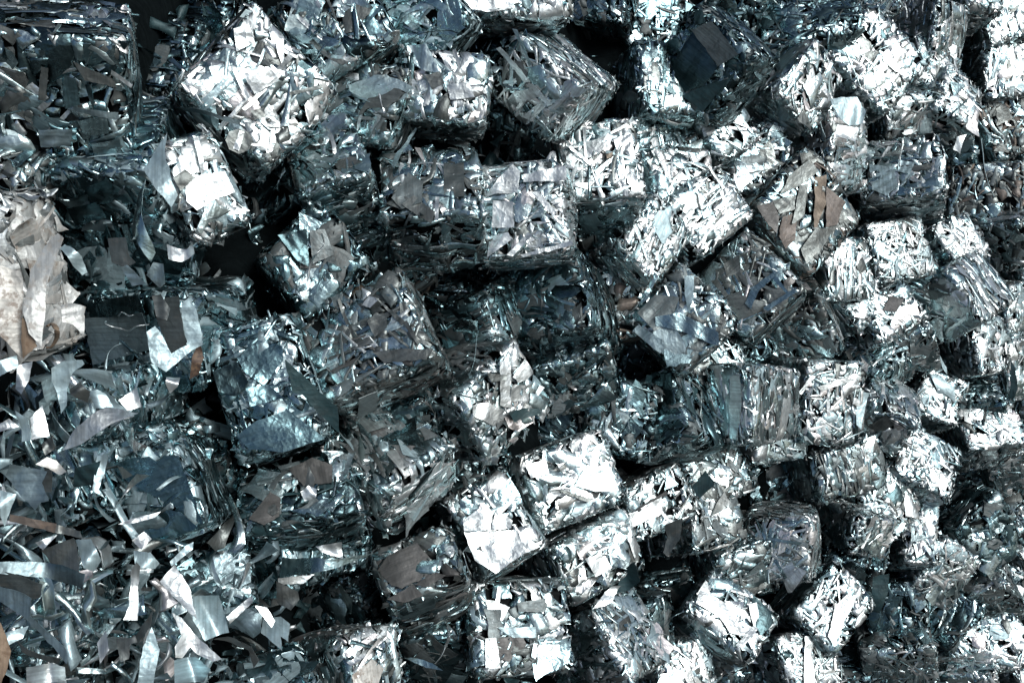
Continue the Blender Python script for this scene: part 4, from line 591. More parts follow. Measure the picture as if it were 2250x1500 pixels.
{"k":"B17","n":"white_plate","c":"white","t":[-0.0005,-0.0347,0.2728],"q":[1.0,0.0,0.0,0.0],"g":[[-0.0089,-0.0459],[0.05,0.0288],[0.0082,0.0414],[-0.0493,-0.0244]]},
{"k":"B17","n":"metal_strip","c":"white","t":[0.0486,0.0047,0.2748],"q":[1.0,0.0,0.0,0.0],"g":[[0.0536,-0.0147],[0.0654,0.0017],[-0.0508,0.0167],[-0.0681,-0.0037]]},
{"k":"B17","n":"white_plate","c":"white","t":[0.1688,0.1087,0.2768],"q":[1.0,0.0,0.0,0.0],"g":[[0.014,-0.0129],[0.0313,0.0364],[-0.0341,0.0086],[-0.0111,-0.032]]},
{"k":"B50","n":"flat_strip","c":"white","t":[-0.0012,0.1091,0.2492],"q":[1.0,0.0,0.0,0.0],"g":[[-0.1018,-0.048],[0.1391,0.0256],[0.0921,0.0462],[-0.1293,-0.0238]]},
{"k":"B50","n":"flat_strip","c":"white","t":[-0.1978,0.0983,0.2512],"q":[1.0,0.0,0.0,0.0],"g":[[-0.0338,-0.0512],[0.0565,0.043],[0.0292,0.0512],[-0.0519,-0.0431]]},
{"k":"B15","n":"white_sheet","c":"white","t":[-0.1215,-0.0716,0.182],"q":[1.0,0.0,0.0,0.0],"g":[[-0.0722,-0.0129],[-0.0115,-0.0235],[0.0945,-0.01],[0.0962,0.0251],[-0.1069,0.0212]]},
{"k":"B33","n":"taupe_plate","c":"taupe","t":[-0.1639,0.0565,0.2556],"q":[1.0,0.0,0.0,0.0],"g":[[-0.0448,-0.0493],[-0.0106,-0.1585],[0.0346,-0.0243],[0.0519,0.1145],[-0.0312,0.1175]]},
{"k":"B33","n":"taupe_plate","c":"taupepaint","t":[-0.1282,-0.2251,0.2576],"q":[1.0,0.0,0.0,0.0],"g":[[0.015,-0.0384],[0.088,-0.0342],[0.032,0.0452],[-0.0467,0.0588],[-0.0883,-0.0314]]},
{"k":"B33","n":"taupe_plate","c":"brownp","t":[-0.0052,-0.1903,0.2476],"q":[1.0,0.0,0.0,0.0],"g":[[-0.0152,-0.0662],[0.0583,-0.0746],[0.0592,0.0007],[-0.031,0.1141],[-0.0712,0.0259]]},
{"k":"B33","n":"taupe_plate","c":"taupe","t":[0.1465,-0.0859,0.2496],"q":[1.0,0.0,0.0,0.0],"g":[[-0.0362,-0.1095],[0.0376,-0.143],[0.0398,-0.0289],[0.0261,0.1687],[-0.01,0.0984],[-0.0574,0.0142]]},
{"k":"B40","n":"taupe_plate","c":"taupe","t":[-0.1094,0.0037,0.2431],"q":[1.0,0.0,0.0,0.0],"g":[[0.0204,-0.056],[0.0437,0.0124],[-0.0233,0.0638],[-0.0408,-0.0202]]},
{"k":"B40","n":"broad_strip","c":"taupe","t":[0.0193,-0.0989,0.2451],"q":[1.0,0.0,0.0,0.0],"g":[[-0.0124,-0.0408],[0.0552,-0.0132],[-0.0017,0.0587],[-0.041,-0.0047]]},
{"k":"B40","n":"broad_strip","c":"steel","t":[0.0649,0.02,0.2471],"q":[1.0,0.0,0.0,0.0],"g":[[0.0447,-0.0951],[0.0031,-0.0076],[0.0025,0.1009],[-0.0192,0.111],[-0.0336,-0.0133],[0.0026,-0.0959]]},
{"k":"B40","n":"broad_strip","c":"taupe","t":[-0.0712,-0.1094,0.2491],"q":[1.0,0.0,0.0,0.0],"g":[[0.0512,-0.0153],[0.0501,0.0056],[-0.0419,0.0195],[-0.0593,-0.0098]]},
{"k":"B40","n":"broad_strip","c":"steel","t":[0.1707,0.0595,0.2511],"q":[1.0,0.0,0.0,0.0],"g":[[-0.0005,-0.0821],[0.0219,0.0722],[0.0049,0.0976],[-0.0263,-0.0877]]},
{"k":"B80","n":"wide_sheet","c":"bright","t":[0.0808,-0.0377,0.2354],"q":[1.0,0.0,0.0,0.0],"g":[[-0.1013,0.0141],[-0.0213,-0.0401],[0.0782,-0.0684],[0.0817,0.0301],[-0.0374,0.0643]]},
{"k":"B80","n":"grey_strip","c":"taupe","t":[-0.0373,-0.0596,0.2374],"q":[1.0,0.0,0.0,0.0],"g":[[0.0477,-0.0469],[0.0651,-0.04],[-0.0413,0.0366],[-0.0715,0.0504]]},
{"k":"B80","n":"wide_sheet","c":"white","t":[-0.1506,0.0927,0.2394],"q":[1.0,0.0,0.0,0.0],"g":[[-0.0414,-0.0246],[0.0398,-0.0332],[0.0476,0.0227],[-0.0461,0.0351]]},
{"k":"B81","n":"wide_sheet","c":"white","t":[-0.0352,-0.0257,0.2365],"q":[1.0,0.0,0.0,0.0],"g":[[-0.0362,-0.0416],[0.0472,-0.0382],[0.0432,0.032],[-0.0542,0.0478]]},
{"k":"B81","n":"folded_sheet","c":"steel","t":[0.0818,0.0415,0.2385],"q":[1.0,0.0,0.0,0.0],"g":[[-0.0177,-0.0048],[-0.0078,-0.0644],[0.0564,-0.0231],[0.0229,0.0401],[-0.0537,0.0522]]},
{"k":"B19","n":"white_strip","c":"white","t":[-0.0938,0.0173,0.2478],"q":[1.0,0.0,0.0,0.0],"g":[[0.0417,-0.054],[0.0557,-0.0483],[-0.0419,0.0524],[-0.0554,0.05]]},
{"k":"B19","n":"white_plate","c":"white","t":[0.0996,0.0576,0.2498],"q":[1.0,0.0,0.0,0.0],"g":[[-0.0306,-0.0359],[0.0233,-0.0331],[0.0484,0.0416],[-0.041,0.0274]]},
{"k":"B19","n":"yellowed_chip","c":"tan","t":[0.0312,0.0057,0.2518],"q":[1.0,0.0,0.0,0.0],"g":[[-0.0134,-0.0119],[0.0101,-0.0103],[0.0175,0.0168],[-0.0141,0.0054]]},
{"k":"B16","n":"foil_sheet","c":"bright","t":[-0.0823,0.0796,0.2294],"q":[1.0,0.0,0.0,0.0],"g":[[-0.0441,-0.0206],[0.0198,-0.0414],[0.0761,-0.0407],[0.0099,0.0582],[-0.0617,0.0445]]},
{"k":"B16","n":"foil_sheet","c":"white","t":[-0.1213,-0.0361,0.2314],"q":[1.0,0.0,0.0,0.0],"g":[[-0.0373,-0.0322],[0.0133,-0.0321],[0.0495,-0.0001],[0.0173,0.0412],[-0.0427,0.0232]]},
{"k":"B16","n":"foil_sheet","c":"white","t":[0.0689,-0.0209,0.2334],"q":[1.0,0.0,0.0,0.0],"g":[[-0.0316,-0.0372],[0.0567,-0.0161],[0.0287,0.0369],[-0.0538,0.0164]]},
{"k":"B16","n":"grey_plate","c":"taupe","t":[-0.0255,0.0087,0.2354],"q":[1.0,0.0,0.0,0.0],"g":[[-0.0077,-0.0359],[0.0346,-0.0087],[0.0135,0.0337],[-0.0404,0.0109]]},
{"k":"B1","n":"dark_plate","c":"taupe","t":[0.1329,0.0669,0.1573],"q":[1.0,0.0,0.0,0.0],"g":[[-0.0318,-0.0104],[0.0506,-0.0271],[0.0403,-0.0016],[-0.059,0.0391]]},
{"k":"B1","n":"pale_strip","c":"greyblue","t":[0.1218,-0.0354,0.1593],"q":[1.0,0.0,0.0,0.0],"g":[[-0.0599,0.0008],[0.0576,-0.0176],[0.061,0.0028],[-0.0587,0.0141]]},
{"k":"B1","n":"pale_strip","c":"white","t":[0.1983,0.0668,0.1613],"q":[1.0,0.0,0.0,0.0],"g":[[-0.0277,0.0124],[0.024,-0.0235],[0.0286,-0.0144],[-0.0249,0.0255]]},
{"k":"B1","n":"grey_sheet","c":"bluesteel","t":[0.0588,0.0228,0.1633],"q":[1.0,0.0,0.0,0.0],"g":[[-0.0187,0.0018],[-0.0156,-0.0504],[0.0254,-0.035],[0.0198,0.0385],[-0.0109,0.0451]]},
{"k":"B1","n":"grey_sheet","c":"steel","t":[0.1457,-0.151,0.1653],"q":[1.0,0.0,0.0,0.0],"g":[[-0.0306,-0.0361],[0.0363,-0.0287],[0.0367,0.0411],[-0.0424,0.0237]]},
{"k":"B1","n":"grey_sheet","c":"greyblue","t":[0.0102,-0.1128,0.1673],"q":[1.0,0.0,0.0,0.0],"g":[[-0.0409,-0.029],[0.0361,-0.021],[0.0485,0.0295],[-0.0438,0.0205]]},
{"k":"B1","n":"dark_strip","c":"taupe","t":[-0.0082,0.0388,0.1573],"q":[1.0,0.0,0.0,0.0],"g":[[-0.0182,-0.046],[0.001,-0.0493],[0.0181,0.0461],[-0.0008,0.0491]]},
{"k":"B1","n":"bent_sheet","c":"steel","t":[0.1158,-0.0767,0.1593],"q":[1.0,0.0,0.0,0.0],"g":[[-0.0279,-0.0308],[0.0383,-0.0184],[0.034,0.0356],[-0.0443,0.0136]]},
{"k":"B9","n":"folded_sheet","c":"bluesteel","t":[0.0279,0.161,0.23],"q":[1.0,0.0,0.0,0.0],"g":[[-0.0475,-0.0356],[0.0164,-0.0311],[0.0522,-0.0027],[0.0259,0.052],[-0.0471,0.0174]]},
{"k":"B9","n":"folded_sheet","c":"bluesteel","t":[-0.043,0.0978,0.232],"q":[1.0,0.0,0.0,0.0],"g":[[-0.0426,-0.0353],[0.0519,-0.0227],[0.0451,0.0376],[-0.0544,0.0205]]}]''')
LOOSE = json.loads(r'''[
{"n":"metal_offcut","c":"white","b":0.15,"l":"cream white X-shaped offcut lying on top of the loose scrap","t":[-0.8552,1.8872,4.2915],"q":[0.89893,0.39105,0.15879,0.11745],"g":[[-0.0327,0.0577],[-0.02,0.0174],[-0.0376,-0.0076],[-0.0361,-0.0347],[-0.0191,-0.0386],[0.0024,-0.013],[0.0193,-0.0335],[0.0575,-0.0566],[0.081,-0.0524],[0.0354,-0.0043],[0.0108,0.0218],[-0.0173,0.0638],[-0.0419,0.08]]},
{"n":"panel_offcut","c":"paleblue","b":0.5,"l":"pale blue curved panel with a grey bent edge, behind the X-shaped offcut","t":[-0.8305,1.9949,4.2776],"q":[0.87454,0.45179,0.14836,0.09517],"g":[[-0.0458,-0.0052],[-0.0143,-0.0632],[0.05,-0.0492],[0.0382,0.0033],[0.0224,0.0561],[-0.0495,0.0583]]},
{"n":"metal_strip","c":"white","b":0.3,"l":"broad white strip pointing down onto the pale blue curved panel","t":[-0.8806,1.9539,4.4117],"q":[0.90743,0.39087,0.12367,0.09217],"g":[[-0.0087,-0.0212],[0.0448,-0.0798],[0.0256,0.0056],[-0.0128,0.0692],[-0.0487,0.0266]]},
{"n":"metal_offcut","c":"greyblue","b":0.1,"l":"long grey spoon-shaped offcut with a narrow handle, at the lower left edge","t":[-1.1344,1.7139,4.5559],"q":[0.87709,0.47773,-0.04251,-0.02597],"g":[[-0.0833,0.0369],[-0.0096,-0.0074],[0.0903,-0.1033],[0.0868,-0.0752],[0.0442,-0.0342],[-0.0042,0.0034],[-0.0036,0.0461],[-0.0383,0.063],[-0.0844,0.0726]]},
{"n":"metal_plate","c":"taupe","b":0.1,"l":"scratched taupe plate with a rounded outline near the lower left","t":[-1.1065,1.8675,4.616],"q":[0.84004,0.54252,0.0,0.0],"g":[[-0.0357,-0.0231],[0.0424,-0.0385],[0.0396,-0.0154],[0.0233,0.0403],[-0.0147,0.0269],[-0.0548,0.0096]]},
{"n":"metal_plate","c":"paleblue","b":0.4,"l":"small pale blue plate against the scratched taupe plate","t":[-1.049,1.8734,4.6047],"q":[0.87619,0.4299,0.18095,0.12143],"g":[[-0.0133,-0.0276],[0.0109,-0.0409],[0.0285,-0.013],[0.0044,0.0412],[-0.0302,0.0403]]},
{"n":"panel_offcut","c":"greyblue","b":0.3,"l":"long crumple-ended grey panel under the scratched taupe plate","t":[-1.1435,1.8494,4.5703],"q":[0.88986,0.45624,0.0,0.0],"g":[[-0.1102,0.0057],[0.0266,-0.0275],[0.0963,-0.032],[0.1005,0.002],[-0.0019,0.0204],[-0.1115,0.0315]]},
{"n":"metal_plate","c":"darkgrey","b":0.05,"l":"smooth dark grey plate on the left edge, under the long crumple-ended panel","t":[-1.2045,1.8218,4.5502],"q":[0.78424,0.62046,0.0,0.0],"g":[[-0.0565,0.0023],[0.0171,-0.0328],[0.0405,-0.0265],[0.0488,0.0073],[-0.0495,0.0492]]},
{"n":"metal_bar","c":"brown","b":0.1,"l":"brownish flat bar sloping down from the lower left edge","t":[-1.141,1.8368,4.741],"q":[0.88955,0.45615,0.02098,0.01355],"g":[[-0.0534,0.0053],[0.0512,-0.0242],[0.0546,-0.0021],[-0.0523,0.021]]},
{"n":"metal_bar","c":"taupe","b":0.1,"l":"short grey bar continuing the line of the brownish flat bar","t":[-1.0854,1.8789,4.6777],"q":[0.90975,0.41215,0.04049,0.02902],"g":[[-0.0305,-0.0013],[0.0337,-0.0171],[0.0273,0.0005],[-0.0304,0.018]]},
{"n":"metal_plate","c":"darkteal","b":0.1,"l":"dark teal square-cut plate left of the blue-grey streaked bale","t":[-1.092,2.0376,4.7281],"q":[0.80967,0.57855,-0.0897,-0.04079],"g":[[-0.0374,-0.034],[0.0214,-0.0233],[0.0458,0.0389],[-0.0304,0.018]]},
{"n":"metal_strip","c":"paleblue","b":0.2,"l":"kinked pale blue strip over the dark teal square-cut plate","t":[-1.0527,2.0335,4.7312],"q":[0.89007,0.41082,0.16134,0.11392],"g":[[-0.0182,-0.0377],[0.011,-0.0586],[-0.004,-0.0358],[0.0104,0.0038],[0.0195,0.0499],[-0.0075,0.0511],[-0.0111,0.0281]]},
{"n":"metal_offcut","c":"greyblue","b":0.3,"l":"claw-shaped grey blue offcut near the left edge","t":[-1.1754,1.9322,4.7693],"q":[0.90975,0.41215,0.04049,0.02902],"g":[[-0.0239,-0.0226],[0.0156,-0.0543],[0.0231,-0.0343],[0.0425,-0.031],[0.0198,0.0135],[0.0322,0.0411],[-0.0477,0.0588],[-0.0615,0.0294]]},
{"n":"metal_sheet","c":"paleblue","b":0.2,"l":"pale sheet wedge on the left edge above the brownish flat bar","t":[-1.1933,1.8359,4.7911],"q":[0.8806,0.41005,0.19445,0.13631],"g":[[-0.011,-0.0209],[-0.0015,-0.0463],[0.0236,0.0278],[-0.0109,0.0398]]},
{"n":"metal_offcut","c":"white","b":0.2,"l":"small white triangle tucked above the scratched taupe plate","t":[-1.1265,1.8384,4.6792],"q":[0.90718,0.3715,0.15621,0.12086],"g":[[-0.0051,-0.0182],[0.0272,0.0173],[-0.0218,0.0011]]},
{"n":"metal_sheet","c":"paleblue","b":0.2,"l":"pale flat sheet above the broad white strip","t":[-0.9628,1.984,4.4891],"q":[0.89437,0.41114,0.14383,0.10189],"g":[[-0.0287,-0.0137],[0.0207,-0.0233],[0.0321,-0.0105],[0.0087,0.0203],[-0.0325,0.0272]]},
{"n":"metal_strip","c":"white","b":0.2,"l":"upright white strip with a forked top beside the stacked sheet edges","t":[-0.9903,1.927,4.438],"q":[0.88546,0.41046,0.17822,0.1254],"g":[[-0.0091,-0.0363],[-0.025,-0.0709],[0.0099,-0.0769],[0.0182,0.0598],[0.0083,0.0724],[-0.002,0.0539]]},
{"n":"metal_offcut","c":"paleblue","b":0.2,"l":"tall pale triangular offcut on the bottom edge left of the X-shaped one","t":[-0.9365,1.8162,4.3098],"q":[0.8983,0.41142,0.12573,0.08933],"g":[[-0.0149,0.0293],[-0.0276,-0.0595],[0.0108,-0.0633],[0.0258,0.018],[0.0062,0.0767]]},
{"n":"metal_offcut","c":"darkgrey","b":0.1,"l":"dark narrow blade above the tall pale triangular offcut","t":[-0.9479,1.8441,4.3781],"q":[0.83226,0.53503,-0.12908,-0.06652],"g":[[-0.0317,-0.0231],[-0.0229,-0.0426],[0.0222,0.0117],[0.032,0.0534]]},
{"n":"metal_strip","c":"white","b":0.5,"l":"white arched strip left of the nearly black bale","t":[-0.7036,2.0757,4.1967],"q":[0.91484,0.35223,0.15362,0.12414],"g":[[-0.0104,-0.001],[0.0135,-0.0351],[0.0238,-0.0172],[0.0035,0.0229],[-0.0302,0.0305]]},
{"n":"metal_plate","c":"paleblue","b":0.15,"l":"grey fan-shaped plate just below the white arched strip","t":[-0.6831,2.0943,4.1145],"q":[0.86603,0.5,0.0,0.0],"g":[[-0.0499,-0.0048],[0.013,-0.0544],[0.0077,-0.0137],[0.0298,-0.0292],[0.0351,0.0218],[0.0077,0.043],[-0.0433,0.0373]]},
{"n":"metal_tab","c":"taupe","b":0.4,"l":"taupe tab with a rounded corner above the white arched strip","t":[-0.6508,2.1361,4.2094],"q":[0.83913,0.54164,0.04432,0.02274],"g":[[-0.034,-0.0206],[0.0083,-0.0363],[0.0312,-0.0109],[0.0263,0.0156],[-0.0317,0.052]]},
{"n":"metal_strip","c":"white","b":0.2,"l":"white wedge strip right of the pale blue curved panel","t":[-0.7554,2.0228,4.2739],"q":[0.89893,0.39105,0.15879,0.11745],"g":[[-0.0296,-0.0367],[0.0343,0.0168],[0.0341,0.0362],[-0.0379,-0.0156]]},
{"n":"metal_strip","c":"taupe","b":0.2,"l":"hooked taupe strip below the fan-shaped plate","t":[-0.7407,1.9478,4.1969],"q":[0.83647,0.53907,-0.08764,-0.04504],"g":[[0.018,0.0006],[0.03,-0.0496],[0.0472,-0.0269],[0.0275,0.0116],[-0.0434,0.0344],[-0.0799,0.0301]]},
{"n":"metal_sheet","c":"paleblue","b":0.5,"l":"wavy pale sheet on the bottom edge under the X-shaped offcut","t":[-0.8497,1.8533,4.223],"q":[0.8983,0.41142,0.12573,0.08933],"g":[[-0.044,-0.0284],[0.0286,-0.0357],[0.0472,0.0013],[0.0132,0.0317],[-0.0442,0.0313]]},
{"n":"metal_offcut","c":"paleblue","b":0.3,"l":"small bright scoop under the spoon-shaped offcut","t":[-1.1624,1.6753,4.5379],"q":[0.89893,0.39105,0.15879,0.11745],"g":[[-0.0168,-0.0203],[0.0149,-0.0077],[0.0274,0.0195],[-0.0251,0.0087]]},
{"n":"rusty_sheet","c":"rust","b":0.2,"l":"tan rusty sheet cut off by the bottom left corner","t":[-1.1716,1.6197,4.5361],"q":[0.88509,0.45487,0.08283,0.05338],"g":[[-0.0141,-0.0629],[0.0019,-0.0639],[0.0139,-0.0308],[0.02,0.0062],[-0.0035,0.0723],[-0.0182,0.0799]]},
{"n":"metal_strip","c":"darkgrey","b":0.1,"l":"dark flat strip running under the handle of the spoon-shaped offcut","t":[-1.1276,1.6753,4.4772],"q":[0.81181,0.58179,-0.04537,-0.02056],"g":[[-0.0345,0.0053],[0.0453,-0.0273],[0.0551,-0.0144],[-0.0148,0.0106],[-0.051,0.0258]]},
{"n":"metal_offcut","c":"white","b":0.5,"l":"bulging white offcut on the bottom edge near the corner","t":[-1.1229,1.6838,4.405],"q":[0.89893,0.39105,0.15879,0.11745],"g":[[-0.0433,-0.019],[0.043,-0.03],[0.0394,0.0093],[0.0058,0.0204],[-0.0438,0.0194]]},
{"n":"metal_offcut","c":"white","b":0.3,"l":"narrow white scrap at the foot of the stacked sheet edges","t":[-1.0354,1.7973,4.3707],"q":[0.89893,0.39105,0.15879,0.11745],"g":[[-0.0071,-0.0397],[0.0142,-0.009],[0.0072,0.0401],[-0.0142,0.009]]},
{"n":"metal_offcut","c":"taupe","b":0.2,"l":"T-shaped beige offcut left of the tall pale triangular one","t":[-0.9835,1.8295,4.3361],"q":[0.89954,0.43399,0.04118,0.02803],"g":[[-0.0212,-0.0371],[-0.0026,-0.0301],[-0.0003,0.0076],[0.0336,0.0142],[0.0293,0.0257],[-0.0386,0.02]]},
{"n":"metal_strip","c":"paleblue","b":0.3,"l":"pale twisted strip reaching up over the half buried blue-grey bale","t":[-0.8787,2.0196,4.4831],"q":[0.91592,0.37056,0.12158,0.0949],"g":[[-0.0286,-0.033],[0.0251,0.0072],[0.027,0.0271],[0.0096,0.0202],[-0.0324,-0.0209]]},
{"n":"metal_strip","c":"white","b":0.2,"l":"thin pale blade under the lower edge of the streaked bale","t":[-0.9781,2.0277,4.5914],"q":[0.91592,0.37056,0.12158,0.0949],"g":[[-0.0207,-0.0103],[0.0389,0.0023],[0.0539,0.0174],[-0.0209,0.0015],[-0.0502,-0.0106]]},
{"n":"metal_offcut","c":"white","b":0.3,"l":"crinkled white scrap above the pale flat sheet","t":[-0.9606,1.9821,4.5606],"q":[0.89893,0.39105,0.15879,0.11745],"g":[[-0.003,-0.024],[0.0232,0.0012],[0.0048,0.022],[-0.0249,0.0009]]},
{"n":"metal_plate","c":"taupe","b":0.1,"l":"upright taupe plate right of the claw-shaped offcut","t":[-1.1758,2.0036,4.7363],"q":[0.83913,0.54164,-0.04432,-0.02274],"g":[[-0.0144,-0.0281],[0.0107,-0.0277],[0.016,0.029],[-0.0124,0.0267]]},
{"n":"stained_scrap","c":"dirty","b":0.3,"l":"crusty yellowish lump of scrap above the claw-shaped offcut","t":[-1.1274,1.9614,4.815],"q":[0.89007,0.41082,0.16134,0.11392],"g":[[-0.0081,-0.0048],[0.0156,-0.0227],[0.0326,-0.0161],[0.0087,0.0147],[-0.0117,0.0231],[-0.0367,0.0058]]},
{"n":"metal_offcut","c":"paleblue","b":0.3,"l":"pale cut-out plate with a bitten edge, below the stained white bale","t":[-1.1159,2.107,4.9686],"q":[0.89437,0.41114,0.14383,0.10189],"g":[[-0.0327,0.0013],[-0.0202,-0.0294],[-0.0091,-0.0836],[0.0026,-0.0603],[0.0021,-0.0183],[0.0156,0.0199],[0.0434,0.0409],[0.0381,0.0506],[-0.0057,0.049],[-0.0331,0.0319]]},
{"n":"metal_tab","c":"taupe","b":0.6,"l":"curled brown-grey tab in front of the pale cut-out plate","t":[-1.0673,2.0633,4.9656],"q":[0.88986,0.45624,0.0,0.0],"g":[[-0.0169,-0.0077],[0.0157,-0.0264],[0.0265,0.0005],[-0.0016,0.0275],[-0.0238,0.0061]]},
{"n":"metal_sheet","c":"white","b":0.3,"l":"large white curved sheet along the black overhung bale","t":[-1.0706,2.1169,4.8282],"q":[0.91174,0.37101,0.13917,0.10817],"g":[[-0.0496,-0.0496],[-0.0141,-0.0312],[0.0436,0.0036],[0.0996,0.0335],[0.058,0.0434],[0.0212,0.0491],[-0.0148,0.0252],[-0.0573,-0.0132],[-0.0812,-0.0574]]},
{"n":"metal_offcut","c":"white","b":0.15,"l":"white square scrap hovering at the dark slot under the flat block","t":[-1.0165,2.22,4.8339],"q":[0.90337,0.39096,0.14151,0.10509],"g":[[-0.0086,-0.0253],[0.0262,-0.015],[0.014,0.0379],[-0.0313,0.0026]]},
{"n":"metal_offcut","c":"paleblue","b":0.3,"l":"grey-blue scrap right of the curled brown-grey tab","t":[-1.0763,2.1807,4.87],"q":[0.87795,0.47809,0.02131,0.01302],"g":[[-0.0081,-0.0264],[0.0347,-0.0258],[0.0107,0.0131],[-0.0051,0.0219],[-0.0322,0.0172]]},
{"n":"metal_offcut","c":"white","b":0.2,"l":"white upright flag-shaped scrap below the pale cut-out plate","t":[-1.1512,1.9948,4.9144],"q":[0.90718,0.3715,0.15621,0.12086],"g":[[-0.0147,-0.0378],[0.0248,-0.0274],[0.0082,0.0485],[-0.0181,0.0172]]},
{"n":"metal_offcut","c":"paleblue","b":0.2,"l":"pale blue scrap left of the flag-shaped one","t":[-1.175,1.9738,4.9195],"q":[0.91108,0.41223,0.0,0.0],"g":[[-0.0047,-0.0327],[0.0154,-0.0291],[0.0084,0.0215],[-0.0191,0.0406]]},
{"n":"metal_sheet","c":"paleblue","b":0.3,"l":"pale sheet corner on the left edge under the stained white bale","t":[-1.2038,2.0279,5.0634],"q":[0.89007,0.41082,0.16134,0.11392],"g":[[-0.0215,-0.028],[0.0241,-0.0048],[0.0198,0.0247],[-0.022,0.0084]]},
{"n":"metal_offcut","c":"white","b":0.3,"l":"white upright scrap beside the pale sheet corner","t":[-1.1777,2.0323,5.0254],"q":[0.8983,0.41142,0.12573,0.08933],"g":[[-0.0161,-0.0256],[-0.0025,-0.0405],[0.0131,-0.0075],[0.0168,0.0444],[-0.0111,0.0297]]},
{"n":"metal_offcut","c":"white","b":0.2,"l":"white pointed scrap on the left edge","t":[-1.2043,1.9564,4.9402],"q":[0.90718,0.3715,0.15621,0.12086],"g":[[-0.0146,-0.0155],[0.0256,-0.0041],[0.0042,0.0151],[-0.015,0.0046]]},
{"n":"metal_offcut","c":"taupe","b":0.3,"l":"grey folded scrap below the flag-shaped one","t":[-1.1328,1.9831,4.862],"q":[0.91108,0.41223,0.0,0.0],"g":[[-0.0066,-0.0245],[0.0177,-0.006],[0.0074,0.0256],[-0.0186,0.0051]]},
{"n":"metal_offcut","c":"white","b":0.3,"l":"crumpled white scrap under the painted leaning plate","t":[-0.9217,2.2803,4.8519],"q":[0.90718,0.3715,0.15621,0.12086],"g":[[-0.0171,-0.001],[-0.005,-0.0252],[0.014,-0.01],[0.0232,0.0204],[-0.0148,0.0159]]},
{"n":"painted_plate","c":"paleblue","b":0.08,"l":"pale blue painted plate with a wide U cut, leaning on the dark flat block","t":[-0.931,2.4076,4.9315],"q":[0.88853,0.43211,0.12777,0.08639],"g":[[-0.0666,-0.0778],[-0.029,-0.1042],[0.0407,-0.0423],[0.067,-0.0283],[0.065,0.0027],[0.0496,0.0715],[0.0306,0.1046],[0.0116,0.0883],[0.0125,0.0282],[0.0254,-0.0282],[-0.0153,-0.0528],[-0.0473,0.0109],[-0.0592,0.0244],[-0.0808,0.0065]]},
{"n":"metal_plate","c":"darkgrey","b":0.05,"l":"smooth grey plate showing inside the U of the painted plate","t":[-0.9492,2.4285,4.9599],"q":[0.83913,0.54164,-0.04432,-0.02274],"g":[[-0.0035,-0.089],[0.0425,-0.0634],[0.0222,0.073],[-0.0183,0.0689],[-0.0431,0.0098]]},
{"n":"metal_plate","c":"taupe","b":0.1,"l":"brownish oval plate hanging over the painted plate","t":[-0.9494,2.3799,5.0333],"q":[0.87824,0.47821,0.0,0.0],"g":[[-0.0129,-0.0253],[0.016,-0.0356],[0.0236,-0.0047],[-0.0017,0.0353],[-0.025,0.0303]]},
{"n":"rusty_scrap","c":"rustdark","b":0.2,"l":"rusty dark sliver right of the painted plate","t":[-0.8983,2.4284,4.8318],"q":[0.83913,0.54164,0.04432,0.02274],"g":[[0.0055,-0.0359],[0.0191,0.0098],[0.0075,0.0628],[-0.0111,0.0142],[-0.021,-0.0511]]},
{"n":"rolled_sheet","c":"steel","b":1.2,"l":"big rolled sheet like an open cone, left of the half-ring bale","t":[-1.015,2.5392,5.2268],"q":[0.88986,0.45624,0.0,0.0],"g":[[0.0026,-0.0703],[0.038,-0.1292],[0.0495,-0.104],[0.0257,-0.0195],[0.0104,0.0569],[-0.0063,0.1145],[-0.0183,0.0996],[-0.0395,0.0527],[-0.0626,0.0016]]},
{"n":"perforated_sheet","c":"paleblue","b":0.4,"l":"pale sheet with square holes leaning on the half-ring bale","t":[-0.9457,2.5656,5.3485],"q":[0.88853,0.43211,0.12777,0.08639],"g":[[-0.0252,0.0556],[-0.0512,0.0116],[-0.0209,-0.046],[0.0219,-0.0997],[0.0381,-0.0609],[0.0224,-0.0269],[0.005,0.0531],[0.0103,0.1144]]},
{"n":"metal_band","c":"white","b":0.6,"l":"white curved band at the foot of the big rolled sheet","t":[-0.9062,2.488,5.1453],"q":[0.91592,0.37056,0.12158,0.0949],"g":[[-0.0346,-0.0239],[0.0007,-0.0257],[0.0332,-0.0062],[0.0276,0.0258],[0.0125,0.0119],[-0.0388,0.0183]]},
{"n":"stained_sheet","c":"dirty","b":0.25,"l":"tall stained white sheet bulging from the left edge bale","t":[-1.1562,2.1944,5.1899],"q":[0.88546,0.41046,0.17822,0.1254],"g":[[0.0017,0.0993],[-0.0287,0.0403],[-0.0451,-0.0667],[-0.0317,-0.1193],[-0.0033,-0.1512],[0.0034,-0.0813],[0.0068,-0.0048],[0.0204,0.0418],[0.0464,0.1188],[0.0326,0.1319]]},
{"n":"rusty_plate","c":"rustwhite","b":0.15,"l":"large rust-spotted whitish plate on the left edge","t":[-1.2161,2.154,5.1456],"q":[0.84897,0.49015,0.17105,0.09875],"g":[[-0.0456,-0.0514],[0.0142,-0.1228],[0.0445,-0.0848],[0.0115,-0.0213],[0.0148,0.072],[0.0074,0.0979],[-0.0456,0.1093]]},
{"n":"rusty_plate","c":"rust","b":0.1,"l":"brown rusted corner plate beside the rust-spotted whitish one","t":[-1.185,2.1096,5.0935],"q":[0.83913,0.54164,0.04432,0.02274],"g":[[-0.0126,-0.0063],[-0.0108,-0.0517],[0.0241,-0.0219],[0.0064,0.0309],[-0.0071,0.0487]]},
